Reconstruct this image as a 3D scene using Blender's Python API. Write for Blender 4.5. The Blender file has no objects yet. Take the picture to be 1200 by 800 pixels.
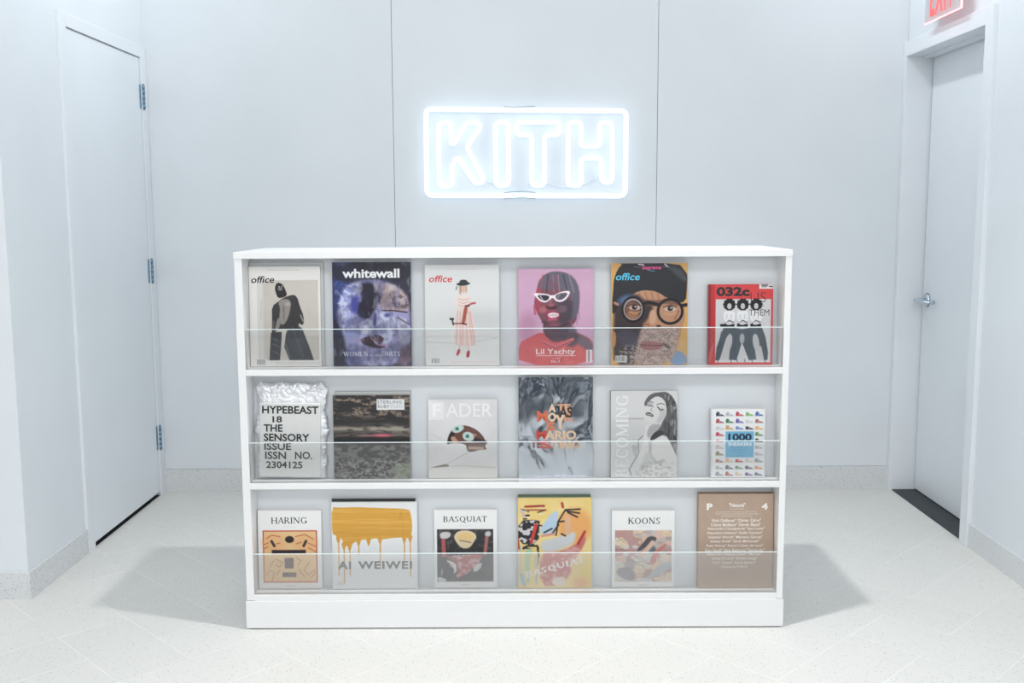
import bpy, bmesh, math, random
import numpy as np
from mathutils import Matrix, Vector
R = math.radians
S = bpy.context.scene
C = S.collection

# ------------------------------------------------------------------ camera, world, lights, exposure
cam_d = bpy.data.cameras.new('camera'); cam = bpy.data.objects.new('camera', cam_d); C.objects.link(cam)
cam_d.sensor_width = 36.0; cam_d.lens = 1191.0 / 1200 * 36; cam_d.clip_start = 0.05
cam.matrix_world = (Matrix.Translation((0, 0, 1.42)) @ Matrix.Rotation(R(0.1113), 4, 'Z')
                    @ Matrix.Rotation(R(90 - 7.1635), 4, 'X') @ Matrix.Rotation(R(-0.2859), 4, 'Z'))
S.camera = cam
W = bpy.data.worlds.new('world'); S.world = W; W.use_nodes = True
W.node_tree.nodes['Background'].inputs[0].default_value = (0.85, 0.92, 1.0, 1)
W.node_tree.nodes['Background'].inputs[1].default_value = 0.4
S.view_settings.view_transform = 'Standard'; S.view_settings.look = 'None'
S.view_settings.exposure = 0.14; S.view_settings.gamma = 1.0; S.view_settings.use_curve_mapping = False

def area(name, loc, rot, sx, sy, power, col, spread=180):
    l = bpy.data.lights.new(name, 'AREA'); l.shape = 'RECTANGLE'; l.size = sx; l.size_y = sy
    l.energy = power; l.color = col; l.spread = R(spread)
    o = bpy.data.objects.new(name, l); o.location = loc; o.rotation_euler = rot; C.objects.link(o); return o
WARM, COOL = (1.0, 0.99, 0.975), (0.93, 0.97, 1.0)
area('store_interior_fill', (0.0, -3.0, 2.1), (R(88), 0, 0), 4.4, 1.3, 64, (1.0, 0.995, 0.99))  # unseen fill standing in for the bright store interior behind the camera
area('store_ceiling_panel', (0.0, -1.0, 3.6), (R(35), 0, 0), 3.5, 1.2, 86, (1.0, 0.995, 0.985))
area('front_left_fill', (-3.3, 1.2, 3.6), (R(42), 0, 0), 1.8, 0.8, 22, (1.0, 0.985, 0.99))  # added fill, unseen, to brighten the left wall that faces the camera
area('left_wall_fill', (-0.5, 4.2, 3.70), (R(60), 0, R(90)), 1.6, 0.15, 10, COOL, 90)  # added lamp, unseen, to brighten the upper left wall
area('right_wall_fill', (0.6, 4.2, 3.70), (R(60), 0, R(-90)), 1.6, 0.15, 10, COOL, 90)  # added lamp, unseen, to brighten the upper right wall
def downlight(name, tilt, cone, blend, power):
    sp = bpy.data.lights.new(name, 'SPOT'); sp.energy = power; sp.spot_size = R(cone); sp.spot_blend = blend
    sp.shadow_soft_size = 0.05; sp.color = WARM
    so = bpy.data.objects.new(name, sp); so.location = (0.22, 2.97, 3.66); so.rotation_euler = (R(tilt), 0, 0); C.objects.link(so)
downlight('wide_downlight', 3, 95, 0.9, 180)
downlight('front_floor_fill', -10, 58, 1.0, 85)  # second spot added at the same place to brighten the front floor

# ------------------------------------------------------------------ helpers
def lin(c):
    c = np.asarray(c, dtype=float)
    if c.max() > 1.001: c = c / 255.0
    return np.where(c <= 0.04045, c / 12.92, ((c + 0.055) / 1.055) ** 2.4)
def mat(name, col, rough=0.5, metal=0.0, spec=0.5, emit=None, es=0.0):
    m = bpy.data.materials.new(name); m.use_nodes = True
    b = m.node_tree.nodes['Principled BSDF']
    b.inputs['Base Color'].default_value = (*lin(col), 1); b.inputs['Roughness'].default_value = rough
    b.inputs['Metallic'].default_value = metal; b.inputs['Specular IOR Level'].default_value = spec
    if emit is not None:
        b.inputs['Emission Color'].default_value = (*lin(emit), 1); b.inputs['Emission Strength'].default_value = es
    return m
def nodes(m): return m.node_tree.nodes, m.node_tree.links, m.node_tree.nodes['Principled BSDF']
def paint(name, col, rough=0.5, bump=0.15, scale=220, var=0.02):
    """painted surface: base colour with faint mottling and a fine roller texture"""
    m = mat(name, col, rough); n, l, b = nodes(m)
    tc = n.new('ShaderNodeTexCoord'); nz = n.new('ShaderNodeTexNoise'); nz.inputs['Scale'].default_value = scale
    l.new(tc.outputs['Object'], nz.inputs['Vector'])
    bp = n.new('ShaderNodeBump'); bp.inputs['Strength'].default_value = bump; bp.inputs['Distance'].default_value = 0.0006
    l.new(nz.outputs['Fac'], bp.inputs['Height']); l.new(bp.outputs['Normal'], b.inputs['Normal'])
    n2 = n.new('ShaderNodeTexNoise'); n2.inputs['Scale'].default_value = 2.5; n2.inputs['Detail'].default_value = 4
    l.new(tc.outputs['Object'], n2.inputs['Vector'])
    rp = n.new('ShaderNodeValToRGB'); base = lin(col)
    rp.color_ramp.elements[0].position = 0.3; rp.color_ramp.elements[1].position = 0.7
    rp.color_ramp.elements[0].color = (*(base * (1 - var)), 1); rp.color_ramp.elements[1].color = (*np.minimum(base * (1 + var), 1), 1)
    l.new(n2.outputs['Fac'], rp.inputs['Fac']); l.new(rp.outputs['Color'], b.inputs['Base Color'])
    return m
def terrazzo(name, col, dark, amount=1.0, rough=0.45, size=1.0):
    m = mat(name, col, rough); n, l, b = nodes(m)
    tc = n.new('ShaderNodeNewGeometry')
    last = None
    base = n.new('ShaderNodeRGB'); base.outputs[0].default_value = (*lin(col), 1); last = base.outputs[0]
    oi = n.new('ShaderNodeObjectInfo'); 
    tv = n.new('ShaderNodeMapRange'); tv.inputs['To Min'].default_value = 0.99; tv.inputs['To Max'].default_value = 1.01
    l.new(oi.outputs['Random'], tv.inputs['Value'])
    mul = n.new('ShaderNodeMix'); mul.data_type = 'RGBA'; mul.blend_type = 'MULTIPLY'; mul.inputs['Factor'].default_value = 1
    l.new(last, mul.inputs['A']); l.new(tv.outputs['Result'], mul.inputs['B']); last = mul.outputs['Result']
    for sc, th, cc, rnd in ((170, 0.20, dark, 0.62), (95, 0.16, (170, 172, 170), 0.5), (60, 0.11, (120, 120, 116), 0.80)):
        v = n.new('ShaderNodeTexVoronoi'); v.inputs['Scale'].default_value = sc * size; v.inputs['Randomness'].default_value = 1
        l.new(tc.outputs['Position'], v.inputs['Vector'])
        a = n.new('ShaderNodeMath'); a.operation = 'LESS_THAN'; a.inputs[1].default_value = th
        l.new(v.outputs['Distance'], a.inputs[0])
        sx = n.new('ShaderNodeSeparateXYZ'); l.new(v.outputs['Color'], sx.inputs[0])
        g = n.new('ShaderNodeMath'); g.operation = 'GREATER_THAN'; g.inputs[1].default_value = rnd
        l.new(sx.outputs['X'], g.inputs[0])
        k = n.new('ShaderNodeMath'); k.operation = 'MULTIPLY'; l.new(a.outputs[0], k.inputs[0]); l.new(g.outputs[0], k.inputs[1])
        k2 = n.new('ShaderNodeMath'); k2.operation = 'MULTIPLY'; k2.inputs[1].default_value = amount; l.new(k.outputs[0], k2.inputs[0])
        mx = n.new('ShaderNodeMix'); mx.data_type = 'RGBA'; mx.inputs['B'].default_value = (*lin(cc), 1)
        l.new(k2.outputs[0], mx.inputs['Factor']); l.new(last, mx.inputs['A']); last = mx.outputs['Result']
    l.new(last, b.inputs['Base Color'])
    return m

WALL = (226, 232, 237)
M = dict(
    wall=paint('wall_paint', WALL, 0.5), back=paint('back_wall_paint', WALL, 0.42),
    trim=paint("trim_paint", (231, 236, 241), 0.35, 0.05), door=paint("door_paint", (230, 236, 241), 0.35, 0.05),
    ceil=paint('ceiling_paint', (240, 240, 238), 0.8),
    lacquer=paint('white_lacquer', (235, 236, 237), 0.32, 0.04, 400, 0.006),
    panel=paint('rack_back_paint', (221, 226, 231), 0.45, 0.04, 400, 0.008),
    floor=terrazzo('terrazzo_floor', (220, 220, 217), (118, 118, 114), 0.62, 0.45, 0.72),
    base=terrazzo('terrazzo_baseboard', (217, 220, 222), (96, 98, 96), 0.9, 0.45, 0.85),
    grout=mat('grout', (250, 250, 248), 0.8),
    steel=mat('hinge_steel', (120, 150, 170), 0.35, 0.9), chrome=mat('chrome', (200, 210, 218), 0.16, 1.0),
    dark=mat('dark_gap', (28, 32, 36), 0.7), mattread=paint('threshold_rubber', (62, 66, 70), 0.75, 0.6, 300, 0.08),
    paper=mat('page_paper', (236, 234, 228), 0.8), white=mat('white_print', (250, 250, 250), 0.5),
    store=paint('store_wall_paint', (92, 98, 108), 0.7), reflwhite=mat('reflection_panel_white', (240, 244, 250), 0.5),
)
def edge_mat():
    m = mat('acrylic_polished_edge', (232, 244, 246), 0.2); return m  # whitish colour stands in for light caught along the edge
M['acredge'] = edge_mat()
def acrylic(name, haze):
    m = bpy.data.materials.new(name); m.use_nodes = True; n = m.node_tree.nodes; l = m.node_tree.links; n.clear()
    out = n.new('ShaderNodeOutputMaterial'); tr = n.new('ShaderNodeBsdfTransparent'); tr.inputs[0].default_value = (0.985, 0.99, 0.99, 1)
    gl = n.new('ShaderNodeBsdfGlossy'); gl.inputs['Roughness'].default_value = 0.03
    fr = n.new('ShaderNodeFresnel'); fr.inputs['IOR'].default_value = 1.5
    mx = n.new('ShaderNodeMixShader'); l.new(fr.outputs[0], mx.inputs[0]); l.new(tr.outputs[0], mx.inputs[1]); l.new(gl.outputs[0], mx.inputs[2])
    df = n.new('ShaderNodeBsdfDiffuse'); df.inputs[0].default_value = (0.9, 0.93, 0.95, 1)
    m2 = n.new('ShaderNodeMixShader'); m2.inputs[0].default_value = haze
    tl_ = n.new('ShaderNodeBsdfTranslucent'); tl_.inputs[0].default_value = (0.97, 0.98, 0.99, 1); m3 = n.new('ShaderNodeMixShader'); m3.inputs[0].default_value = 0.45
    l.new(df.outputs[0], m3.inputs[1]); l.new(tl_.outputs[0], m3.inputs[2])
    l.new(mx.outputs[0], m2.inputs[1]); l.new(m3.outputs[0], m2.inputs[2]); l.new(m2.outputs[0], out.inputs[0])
    return m

def tag(o, label=None, cat=None, group=None, kind=None):
    if label: o['label'] = label
    if cat: o['category'] = cat
    if group: o['group'] = group
    if kind: o['kind'] = kind
    return o
def empty(name, loc, rot=(0, 0, 0)):
    o = bpy.data.objects.new(name, None); o.location = loc; o.rotation_euler = rot; o.empty_display_size = 0.05
    C.objects.link(o); return o
def link(name, me, mats, parent=None):
    if not isinstance(mats, (list, tuple)): mats = [mats]
    for m in mats: me.materials.append(m)
    o = bpy.data.objects.new(name, me); C.objects.link(o)
    if parent: o.parent = parent
    return o
class MB:
    def __init__(s): s.v = []; s.f = []; s.mi = []; s.sm = []
    def add(s, vs, fs, mi=0, smooth=False):
        k = len(s.v); s.v += [tuple(map(float, p)) for p in vs]; s.f += [tuple(i + k for i in f) for f in fs]; s.mi += [mi] * len(fs); s.sm += [smooth] * len(fs)
    def box(s, x0, x1, y0, y1, z0, z1, mi=0, b=0.0):
        if b <= 0:
            s.add([(x0, y0, z0), (x1, y0, z0), (x1, y1, z0), (x0, y1, z0), (x0, y0, z1), (x1, y0, z1), (x1, y1, z1), (x0, y1, z1)],
                  [(0, 3, 2, 1), (4, 5, 6, 7), (0, 1, 5, 4), (1, 2, 6, 5), (2, 3, 7, 6), (3, 0, 4, 7)], mi)
        else:
            bm = bmesh.new(); bmesh.ops.create_cube(bm, size=1)
            for v in bm.verts:
                v.co = Vector(((x0 + x1) / 2 + v.co.x * (x1 - x0), (y0 + y1) / 2 + v.co.y * (y1 - y0), (z0 + z1) / 2 + v.co.z * (z1 - z0)))
            bmesh.ops.bevel(bm, geom=bm.edges[:], offset=b, segments=2, profile=0.6, affect='EDGES')
            bm.verts.index_update()
            s.add([v.co[:] for v in bm.verts], [tuple(v.index for v in f.verts) for f in bm.faces], mi); bm.free()
        return s
    def tube(s, pts, r, n=10, closed=False, mi=0, cap=True):
        P = [Vector(p) for p in pts]; N = len(P); T = []
        for i in range(N):
            a = P[(i - 1) % N] if (closed or i > 0) else P[i]; b = P[(i + 1) % N] if (closed or i < N - 1) else P[i]
            T.append((b - a).normalized())
        up = Vector((0, 1, 0)) if abs(T[0].y) < 0.9 else Vector((0, 0, 1))
        vs = []; fs = []
        for i in range(N):
            u = (up - T[i] * up.dot(T[i])).normalized(); up = u; w = T[i].cross(u)
            rr = r[i] if isinstance(r, (list, tuple)) else r
            for k in range(n):
                a = 2 * math.pi * k / n; vs.append(P[i] + (u * math.cos(a) + w * math.sin(a)) * rr)
        for i in range(N if closed else N - 1):
            j = (i + 1) % N
            for k in range(n): fs.append((i * n + k, i * n + (k + 1) % n, j * n + (k + 1) % n, j * n + k))
        s.add(vs, fs, mi, True)
        if cap and not closed:
            k = len(s.v) - N * n
            s.f.append(tuple(k + i for i in range(n))); s.f.append(tuple(k + (N - 1) * n + i for i in reversed(range(n)))); s.mi += [mi, mi]; s.sm += [False, False]
        return s
    def mesh(s, name):
        me = bpy.data.meshes.new(name); me.from_pydata(s.v, [], s.f)
        me.polygons.foreach_set('material_index', s.mi); me.polygons.foreach_set('use_smooth', s.sm); me.update(); return me
    def build(s, name, mats, parent=None, fix=True):
        me = s.mesh(name)
        if fix:
            bm = bmesh.new(); bm.from_mesh(me); bmesh.ops.recalc_face_normals(bm, faces=bm.faces[:]); bm.to_mesh(me); bm.free()
        return link(name, me, mats, parent)
def struct(o): o['kind'] = 'structure'; return o

# ------------------------------------------------------------------ room shell
XL, XR, YB, YN, H0 = -1.8175, 1.9419, 5.134, 3.655, 3.75
# back wall: a backing with three painted panels
wb = struct(MB().box(-2.1, 2.25, YB + 0.012, YB + 0.12, 0, H0).build('wall_back', M['dark']))
for a, b in ((XL, -0.5945), (-0.5925, 0.7150), (0.7170, XR - 0.0005)):
    MB().box(a, b, YB, YB + 0.012, 0.119, H0, b=0.0008).build('wall_panel', M['back'], wb)
struct(MB().box(XL, XR - 0.019, YB - 0.008, YB + 0.012, -0.001, 0.118, b=0.0015).build('baseboard_back', M['base']))
# left wall with the first door
D1a, D1b, D1t = 4.237, 5.058, 2.178
w = MB(); w.box(XL - 0.12, XL, YN, D1a - 0.03, 0, H0); w.box(XL - 0.12, XL, D1a - 0.03, YB + 0.012, D1t + 0.02, H0); w.box(XL - 0.12, XL, D1b + 0.03, YB + 0.012, 0, D1t + 0.02)
struct(w.build('wall_left', M['wall']))
w = MB().box(XL - 0.75, XL - 0.12, YN, YN + 0.12, 0, H0); w.box(-4.72, XL - 0.75, YN, YN + 0.12, 0, H0)
struct(w.build('wall_front_left', M['wall']))
struct(MB().box(XL - 0.016 + 0.016, XL + 0.010, YN - 0.010, D1a - 0.072, -0.001, 0.103, b=0.0015).build('baseboard_left', M['base']))
struct(MB().box(-4.6, XL, YN - 0.010, YN, -0.001, 0.103, b=0.0015).build('baseboard_front_left', M['base']))
t = MB()   # frame of the left door: near jamb, head, hinge jamb
t.box(XL - 0.12, XL + 0.012, D1a - 0.070, D1a - 0.003, 0, D1t + 0.056, b=0.002)
t.box(XL - 0.12, XL + 0.012, D1a - 0.003, D1b + 0.003, D1t + 0.003, D1t + 0.056, b=0.002)
t.box(XL - 0.12, XL + 0.012, D1b + 0.003, YB - 0.002, 0, D1t + 0.056, b=0.002)
struct(t.build('trim_1', M['trim']))
d1 = struct(empty('door_1', (XL, (D1a + D1b) / 2, 0)))
def loc(mb, root):   # shift a mesh built in world space into its root's frame
    o = Vector(root.location); mb.v = [tuple(Vector(p) - o) for p in mb.v]; return mb
loc(MB().box(XL - 0.040, XL + 0.004, D1a, D1b, 0.020, D1t, b=0.0015), d1).build('door_leaf', M['door'], d1)
loc(MB().box(XL - 0.060, XL - 0.042, D1a - 0.003, D1b + 0.003, 0.001, D1t + 0.003), d1).build('gap_shade_sheet', M['dark'], d1)  # dark sheet behind the leaf; its colour stands in for shade in the gaps
loc(MB().box(XL - 0.045, XL + 0.003, D1a - 0.002, D1b + 0.002, 0.0002, 0.0016), d1).build('under_door_shade', M['dark'], d1)  # dark strip painting the shade under the door leaf
for z0, z1 in ((1.936, 2.052), (1.088, 1.205), (0.239, 0.360)):
    hb = MB(); yc = D1b + 0.012
    k = 5; hh = (z1 - z0) / k
    for i in range(k):
        hb.tube([(XL + 0.014, yc, z0 + i * hh + 0.0012), (XL + 0.014, yc, z0 + (i + 1) * hh - 0.0012)], 0.0085, 12)
    hb.tube([(XL + 0.014, yc, z0 - 0.004), (XL + 0.014, yc, z1 + 0.004)], 0.0055, 10)
    ho = loc(hb, d1).build('hinge', M['steel'], d1)
    lf = MB().box(XL + 0.003, XL + 0.0065, yc - 0.026, yc, z0, z1, b=0.0008); lf.box(XL + 0.0115, XL + 0.0145, yc, yc + 0.020, z0, z1, b=0.0008)
    for i in range(3):
        zz = z0 + (z1 - z0) * (0.2 + 0.3 * i); lf.tube([(XL + 0.006, yc - 0.016, zz), (XL + 0.0075, yc - 0.016, zz)], 0.0035, 8)
    loc(lf, d1).build('hinge_leaf', M['steel'], ho)
# right wall with the recessed second door
D2a, D2b, D2t, DX = 4.262, 5.098, 2.172, XR + 0.112
w = MB(); w.box(XR, XR + 0.25, -5, D2a - 0.03, 0, H0); w.box(XR, XR + 0.25, D2a - 0.03, YB + 0.0115, D2t + 0.03, H0); w.box(XR + 0.001, XR + 0.25, D2b + 0.02, YB + 0.0115, 0, D2t + 0.03)
struct(w.build('wall_right', M['wall']))
struct(MB().box(XR - 0.010, XR, -4.99, D2a - 0.070, -0.001, 0.103, b=0.0015).build('baseboard_right', M['base']))
t = MB()
t.box(XR - 0.020, DX + 0.01, D2a - 0.068, D2a, 0, D2t + 0.071, b=0.002)
t.box(XR - 0.020, DX + 0.01, D2a, D2b, D2t, D2t + 0.071, b=0.002)
t.box(XR - 0.020, DX + 0.01, D2b, YB - 0.0008, 0, D2t + 0.071, b=0.002)
t.box(DX - 0.045, DX - 0.006, D2a, D2b, D2t - 0.010, D2t + 0.002, b=0.001)
struct(t.build('trim_2', M['trim']))
d2 = struct(empty('door_2', (DX, (D2a + D2b) / 2, 0)))
loc(MB().box(DX, DX + 0.044, D2a + 0.004, D2b - 0.007, 0.012, D2t - 0.003, b=0.0015), d2).build('door_leaf', M['door'], d2)
loc(MB().box(DX + 0.046, DX + 0.06, D2a - 0.003, D2b + 0.003, 0, D2t + 0.003), d2).build('gap_shade_sheet', M['dark'], d2)  # dark sheet behind the recessed leaf, painting shade into its gaps
hz, hy = 0.985, D2b - 0.062
h = MB().tube([(DX, hy, hz), (DX - 0.006, hy, hz), (DX - 0.012, hy, hz), (DX - 0.015, hy, hz)], [0.034, 0.034, 0.030, 0.020], 24)
hd = loc(h, d2).build('door_handle', M['chrome'], d2)
h = MB().tube([(DX - 0.012, hy, hz), (DX - 0.030, hy, hz), (DX - 0.052, hy - 0.002, hz), (DX - 0.062, hy - 0.012, hz), (DX - 0.064, hy - 0.030, hz),
               (DX - 0.063, hy - 0.075, hz - 0.001), (DX - 0.061, hy - 0.100, hz - 0.002), (DX - 0.052, hy - 0.113, hz - 0.003), (DX - 0.034, hy - 0.118, hz - 0.003), (DX - 0.014, hy - 0.118, hz - 0.003)],
              [0.011, 0.011, 0.011, 0.011, 0.0105, 0.010, 0.010, 0.010, 0.0095, 0.009], 14)
loc(h, d2).build('lever', M['chrome'], hd)
h = MB().tube([(DX + 0.0005, hy + 0.0, hz + 0.0), (DX - 0.0030, hy, hz)], 0.036, 24); loc(h, d2).build('rose', M['steel'], hd)
struct(MB().box(XR - 0.001, DX + 0.10, D2a, D2b, -0.001, 0.005, b=0.001).build('trim_3', M['mattread']))
# the rest of the store behind the camera, ceiling
struct(MB().box(-4.72, -4.6, -5, YN + 0.12, 0, H0).build('wall_far_left', M['wall']))
wf = struct(MB().box(-4.72, XR + 0.25, -5.12, -5, 0, H0).build('wall_front', M['store']))
for k, (a, b) in enumerate(((-3.6, -2.3), (-0.55, -0.15), (0.55, 1.5))):
    struct(MB().box(a, b, -5, -4.985, 0.25, 2.9, b=0.002).build('reflection_panel_%d' % (k + 1), M['reflwhite']))  # white panels added out of view for the mirror cover to reflect
struct(MB().box(-4.72, XR + 0.25, -5.12, YB + 0.12, H0, H0 + 0.1).build('ceiling', M['ceil']))

# ------------------------------------------------------------------ floor: herringbone terrazzo tiles
fl = struct(MB().box(-4.72, XR + 0.25, -5.12, YB + 0.12, -0.10, -0.0005).build('floor', M['grout']))
def clip(poly, ax, val, keep_less):
    out = []
    for i in range(len(poly)):
        a, b = poly[i], poly[(i + 1) % len(poly)]
        ia = (a[ax] <= val) == keep_less; ib = (b[ax] <= val) == keep_less
        if ia: out.append(a)
        if ia != ib:
            t_ = (val - a[ax]) / (b[ax] - a[ax]); out.append((a[0] + (b[0] - a[0]) * t_, a[1] + (b[1] - a[1]) * t_))
    return out
TW, G = 0.2375, 0.0008
rest = MB(); n_tiles = 0; tmesh = {}
s2 = math.sqrt(0.5)
def uv2xy(u, v): return ((u - v) * s2, (u + v) * s2)
def tile_poly(x, y, lx, ly):
    u0 = 1.47 + (x - 1) * TW + G; v0 = 2.95 + (y - 1) * TW + G
    return [uv2xy(u0, v0), uv2xy(u0 + lx * TW - 2 * G, v0), uv2xy(u0 + lx * TW - 2 * G, v0 + ly * TW - 2 * G), uv2xy(u0, v0 + ly * TW - 2 * G)]
def prism(mb, poly, z0, z1, ox=0, oy=0):
    n = len(poly); c = 0.0006
    cx = sum(p[0] for p in poly) / n; cy = sum(p[1] for p in poly) / n
    top = []
    for px, py in poly:
        d = math.hypot(px - cx, py - cy) or 1; top.append((px - (px - cx) / d * c - ox, py - (py - cy) / d * c - oy, z1))
    vs = [(p[0] - ox, p[1] - oy, z0) for p in poly] + [(p[0] - ox, p[1] - oy, z1 - 0.0003) for p in poly] + top
    fs = [tuple(range(2 * n, 3 * n))]
    for i in range(n):
        j = (i + 1) % n; fs.append((i, j, n + j, n + i)); fs.append((n + i, n + j, 2 * n + j, 2 * n + i))
    mb.add(vs, fs)
for k in range(-60, 70):
    for m_ in range(-30, 30):
        for (bx, by, lx, ly) in ((0, 0, 2, 1), (2, -1, 1, 2)):
            x = k + 4 * m_ + bx; y = k + by
            poly = tile_poly(x, y, lx, ly)
            cx = sum(p[0] for p in poly) / 4; cy = sum(p[1] for p in poly) / 4
            if cx < -5 or cx > 2.3 or cy < -5.4 or cy > 5.5: continue
            full = poly
            poly = clip(poly, 1, YB - 0.008, True)
            xmax = DX if D2a < cy < D2b else XR
            poly = clip(poly, 0, XR - 0.004, True) if poly else poly
            poly = clip(poly, 1, -5.0, False) if poly else poly
            poly = clip(poly, 0, -4.6, False) if poly else poly
            if poly and abs(cx - XL) < 0.36 and abs(cy - YN) < 0.36: pass
            elif poly and cy > YN - 0.02 and cx > XL - 0.3: poly = clip(poly, 0, XL + 0.002, False)
            elif poly and cx < XL: poly = clip(poly, 1, YN + 0.002, True)
            if len(poly) < 3: continue
            uvs = [p for p in poly]
            vis = cy > 2.15 and abs(cx) < 0.52 * cy + 0.35
            if not vis:
                prism(rest, poly, -0.0008, 0.0); continue
            key = (lx, ly) if len(poly) == 4 and poly == full else None
            if key and key in tmesh:
                o = bpy.data.objects.new('tile', tmesh[key][0]); C.objects.link(o); o.parent = fl
                o.location = (poly[0][0], poly[0][1], 0)
            else:
                mb = MB(); ox, oy = poly[0]; prism(mb, poly, -0.0008, 0.0, ox, oy)
                me = mb.mesh('tile'); o = link('tile', me, M['floor'], fl); o.location = (ox, oy, 0)
                if key: tmesh[key] = (me,)
            n_tiles += 1
tag(rest.build('tile_field', M['floor'], fl, fix=False), kind='stuff')
print('tiles', n_tiles)

# ------------------------------------------------------------------ display rack
YS = 3.361
rack = tag(empty('display_rack', (0, YS, 0)), 'white lacquered magazine display rack with three tiers and clear acrylic lips', 'rack')
def rk(mb, name, m, parent=rack): return loc(mb, rack).build(name, m, parent)
DEP = 0.43
for a, b in ((-0.924, -0.8985), (0.8985, 0.9195)): rk(MB().box(a, b, YS, YS + DEP, 0.103, 1.2765, b=0.0012), 'side_panel', M['lacquer'])
rk(MB().box(-0.925, 0.9205, YS - 0.002, YS + DEP + 0.002, 1.2765, 1.2985, b=0.0012), 'top_board', M['lacquer'])
rk(MB().box(-0.928, 0.9235, YS - 0.003, YS + DEP, 0.004, 0.101, b=0.0015), 'plinth', M['lacquer'])
rk(MB().box(-0.915, 0.911, YS + 0.004, YS + DEP - 0.01, 0.0, 0.005), 'plinth_shade_base', M['dark'])  # dark colour stands in for the thin shadow under the plinth
rk(MB().box(-0.8985, 0.8985, YS + DEP - 0.012, YS + DEP, 0.103, 1.2765), 'back_board', M['lacquer'])
TIERS = [(0.906, 0.885, 1.2765, 1.041, 0.088), (0.516, 0.495, 0.885, 0.655, 0.080), (0.122, 0.101, 0.495, 0.266, 0.077)]
hazes = (0.015, 0.015, 0.13)  # extra haze on the bottom lip stands in for the floor's reflection
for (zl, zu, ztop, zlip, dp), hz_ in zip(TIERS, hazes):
    rk(MB().box(-0.8985, 0.8985, YS, YS + DEP - 0.012, zu, zl, b=0.001), 'shelf_board', M['lacquer'])
    tl = math.tan(R(3)) * (ztop - zl)
    mb = MB(); y0 = YS + dp
    mb.add([(-0.8985, y0, zl), (0.8985, y0, zl), (0.8985, y0 + tl, ztop), (-0.8985, y0 + tl, ztop), (-0.8985, y0 + 0.01, zl), (0.8985, y0 + 0.01, zl), (0.8985, y0 + tl + 0.01, ztop), (-0.8985, y0 + tl + 0.01, ztop)],
           [(0, 1, 2, 3), (7, 6, 5, 4), (0, 4, 5, 1), (3, 2, 6, 7), (0, 3, 7, 4), (1, 5, 6, 2)])
    rk(mb, 'back_panel', M['panel'])
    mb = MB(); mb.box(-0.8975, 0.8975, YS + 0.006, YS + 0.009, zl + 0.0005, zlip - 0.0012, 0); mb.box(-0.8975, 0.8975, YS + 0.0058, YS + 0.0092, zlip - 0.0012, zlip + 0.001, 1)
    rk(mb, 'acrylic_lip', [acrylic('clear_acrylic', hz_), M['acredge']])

# ------------------------------------------------------------------ lettering
def font_poly(text, spacing=1.0, bold=0.0, res=3):
    cu = bpy.data.curves.new('t', 'FONT'); cu.body = text; cu.space_character = spacing; cu.offset = bold; cu.resolution_u = res
    o = bpy.data.objects.new('t', cu); C.objects.link(o)
    bpy.context.view_layer.update()
    me = bpy.data.meshes.new_from_object(o)
    n = len(me.vertices); co = np.zeros(n * 3); me.vertices.foreach_get('co', co); co = co.reshape(-1, 3)[:, :2]
    fs = [tuple(p.vertices) for p in me.polygons]
    bpy.data.objects.remove(o); bpy.data.curves.remove(cu); bpy.data.meshes.remove(me)
    return co, fs
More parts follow.
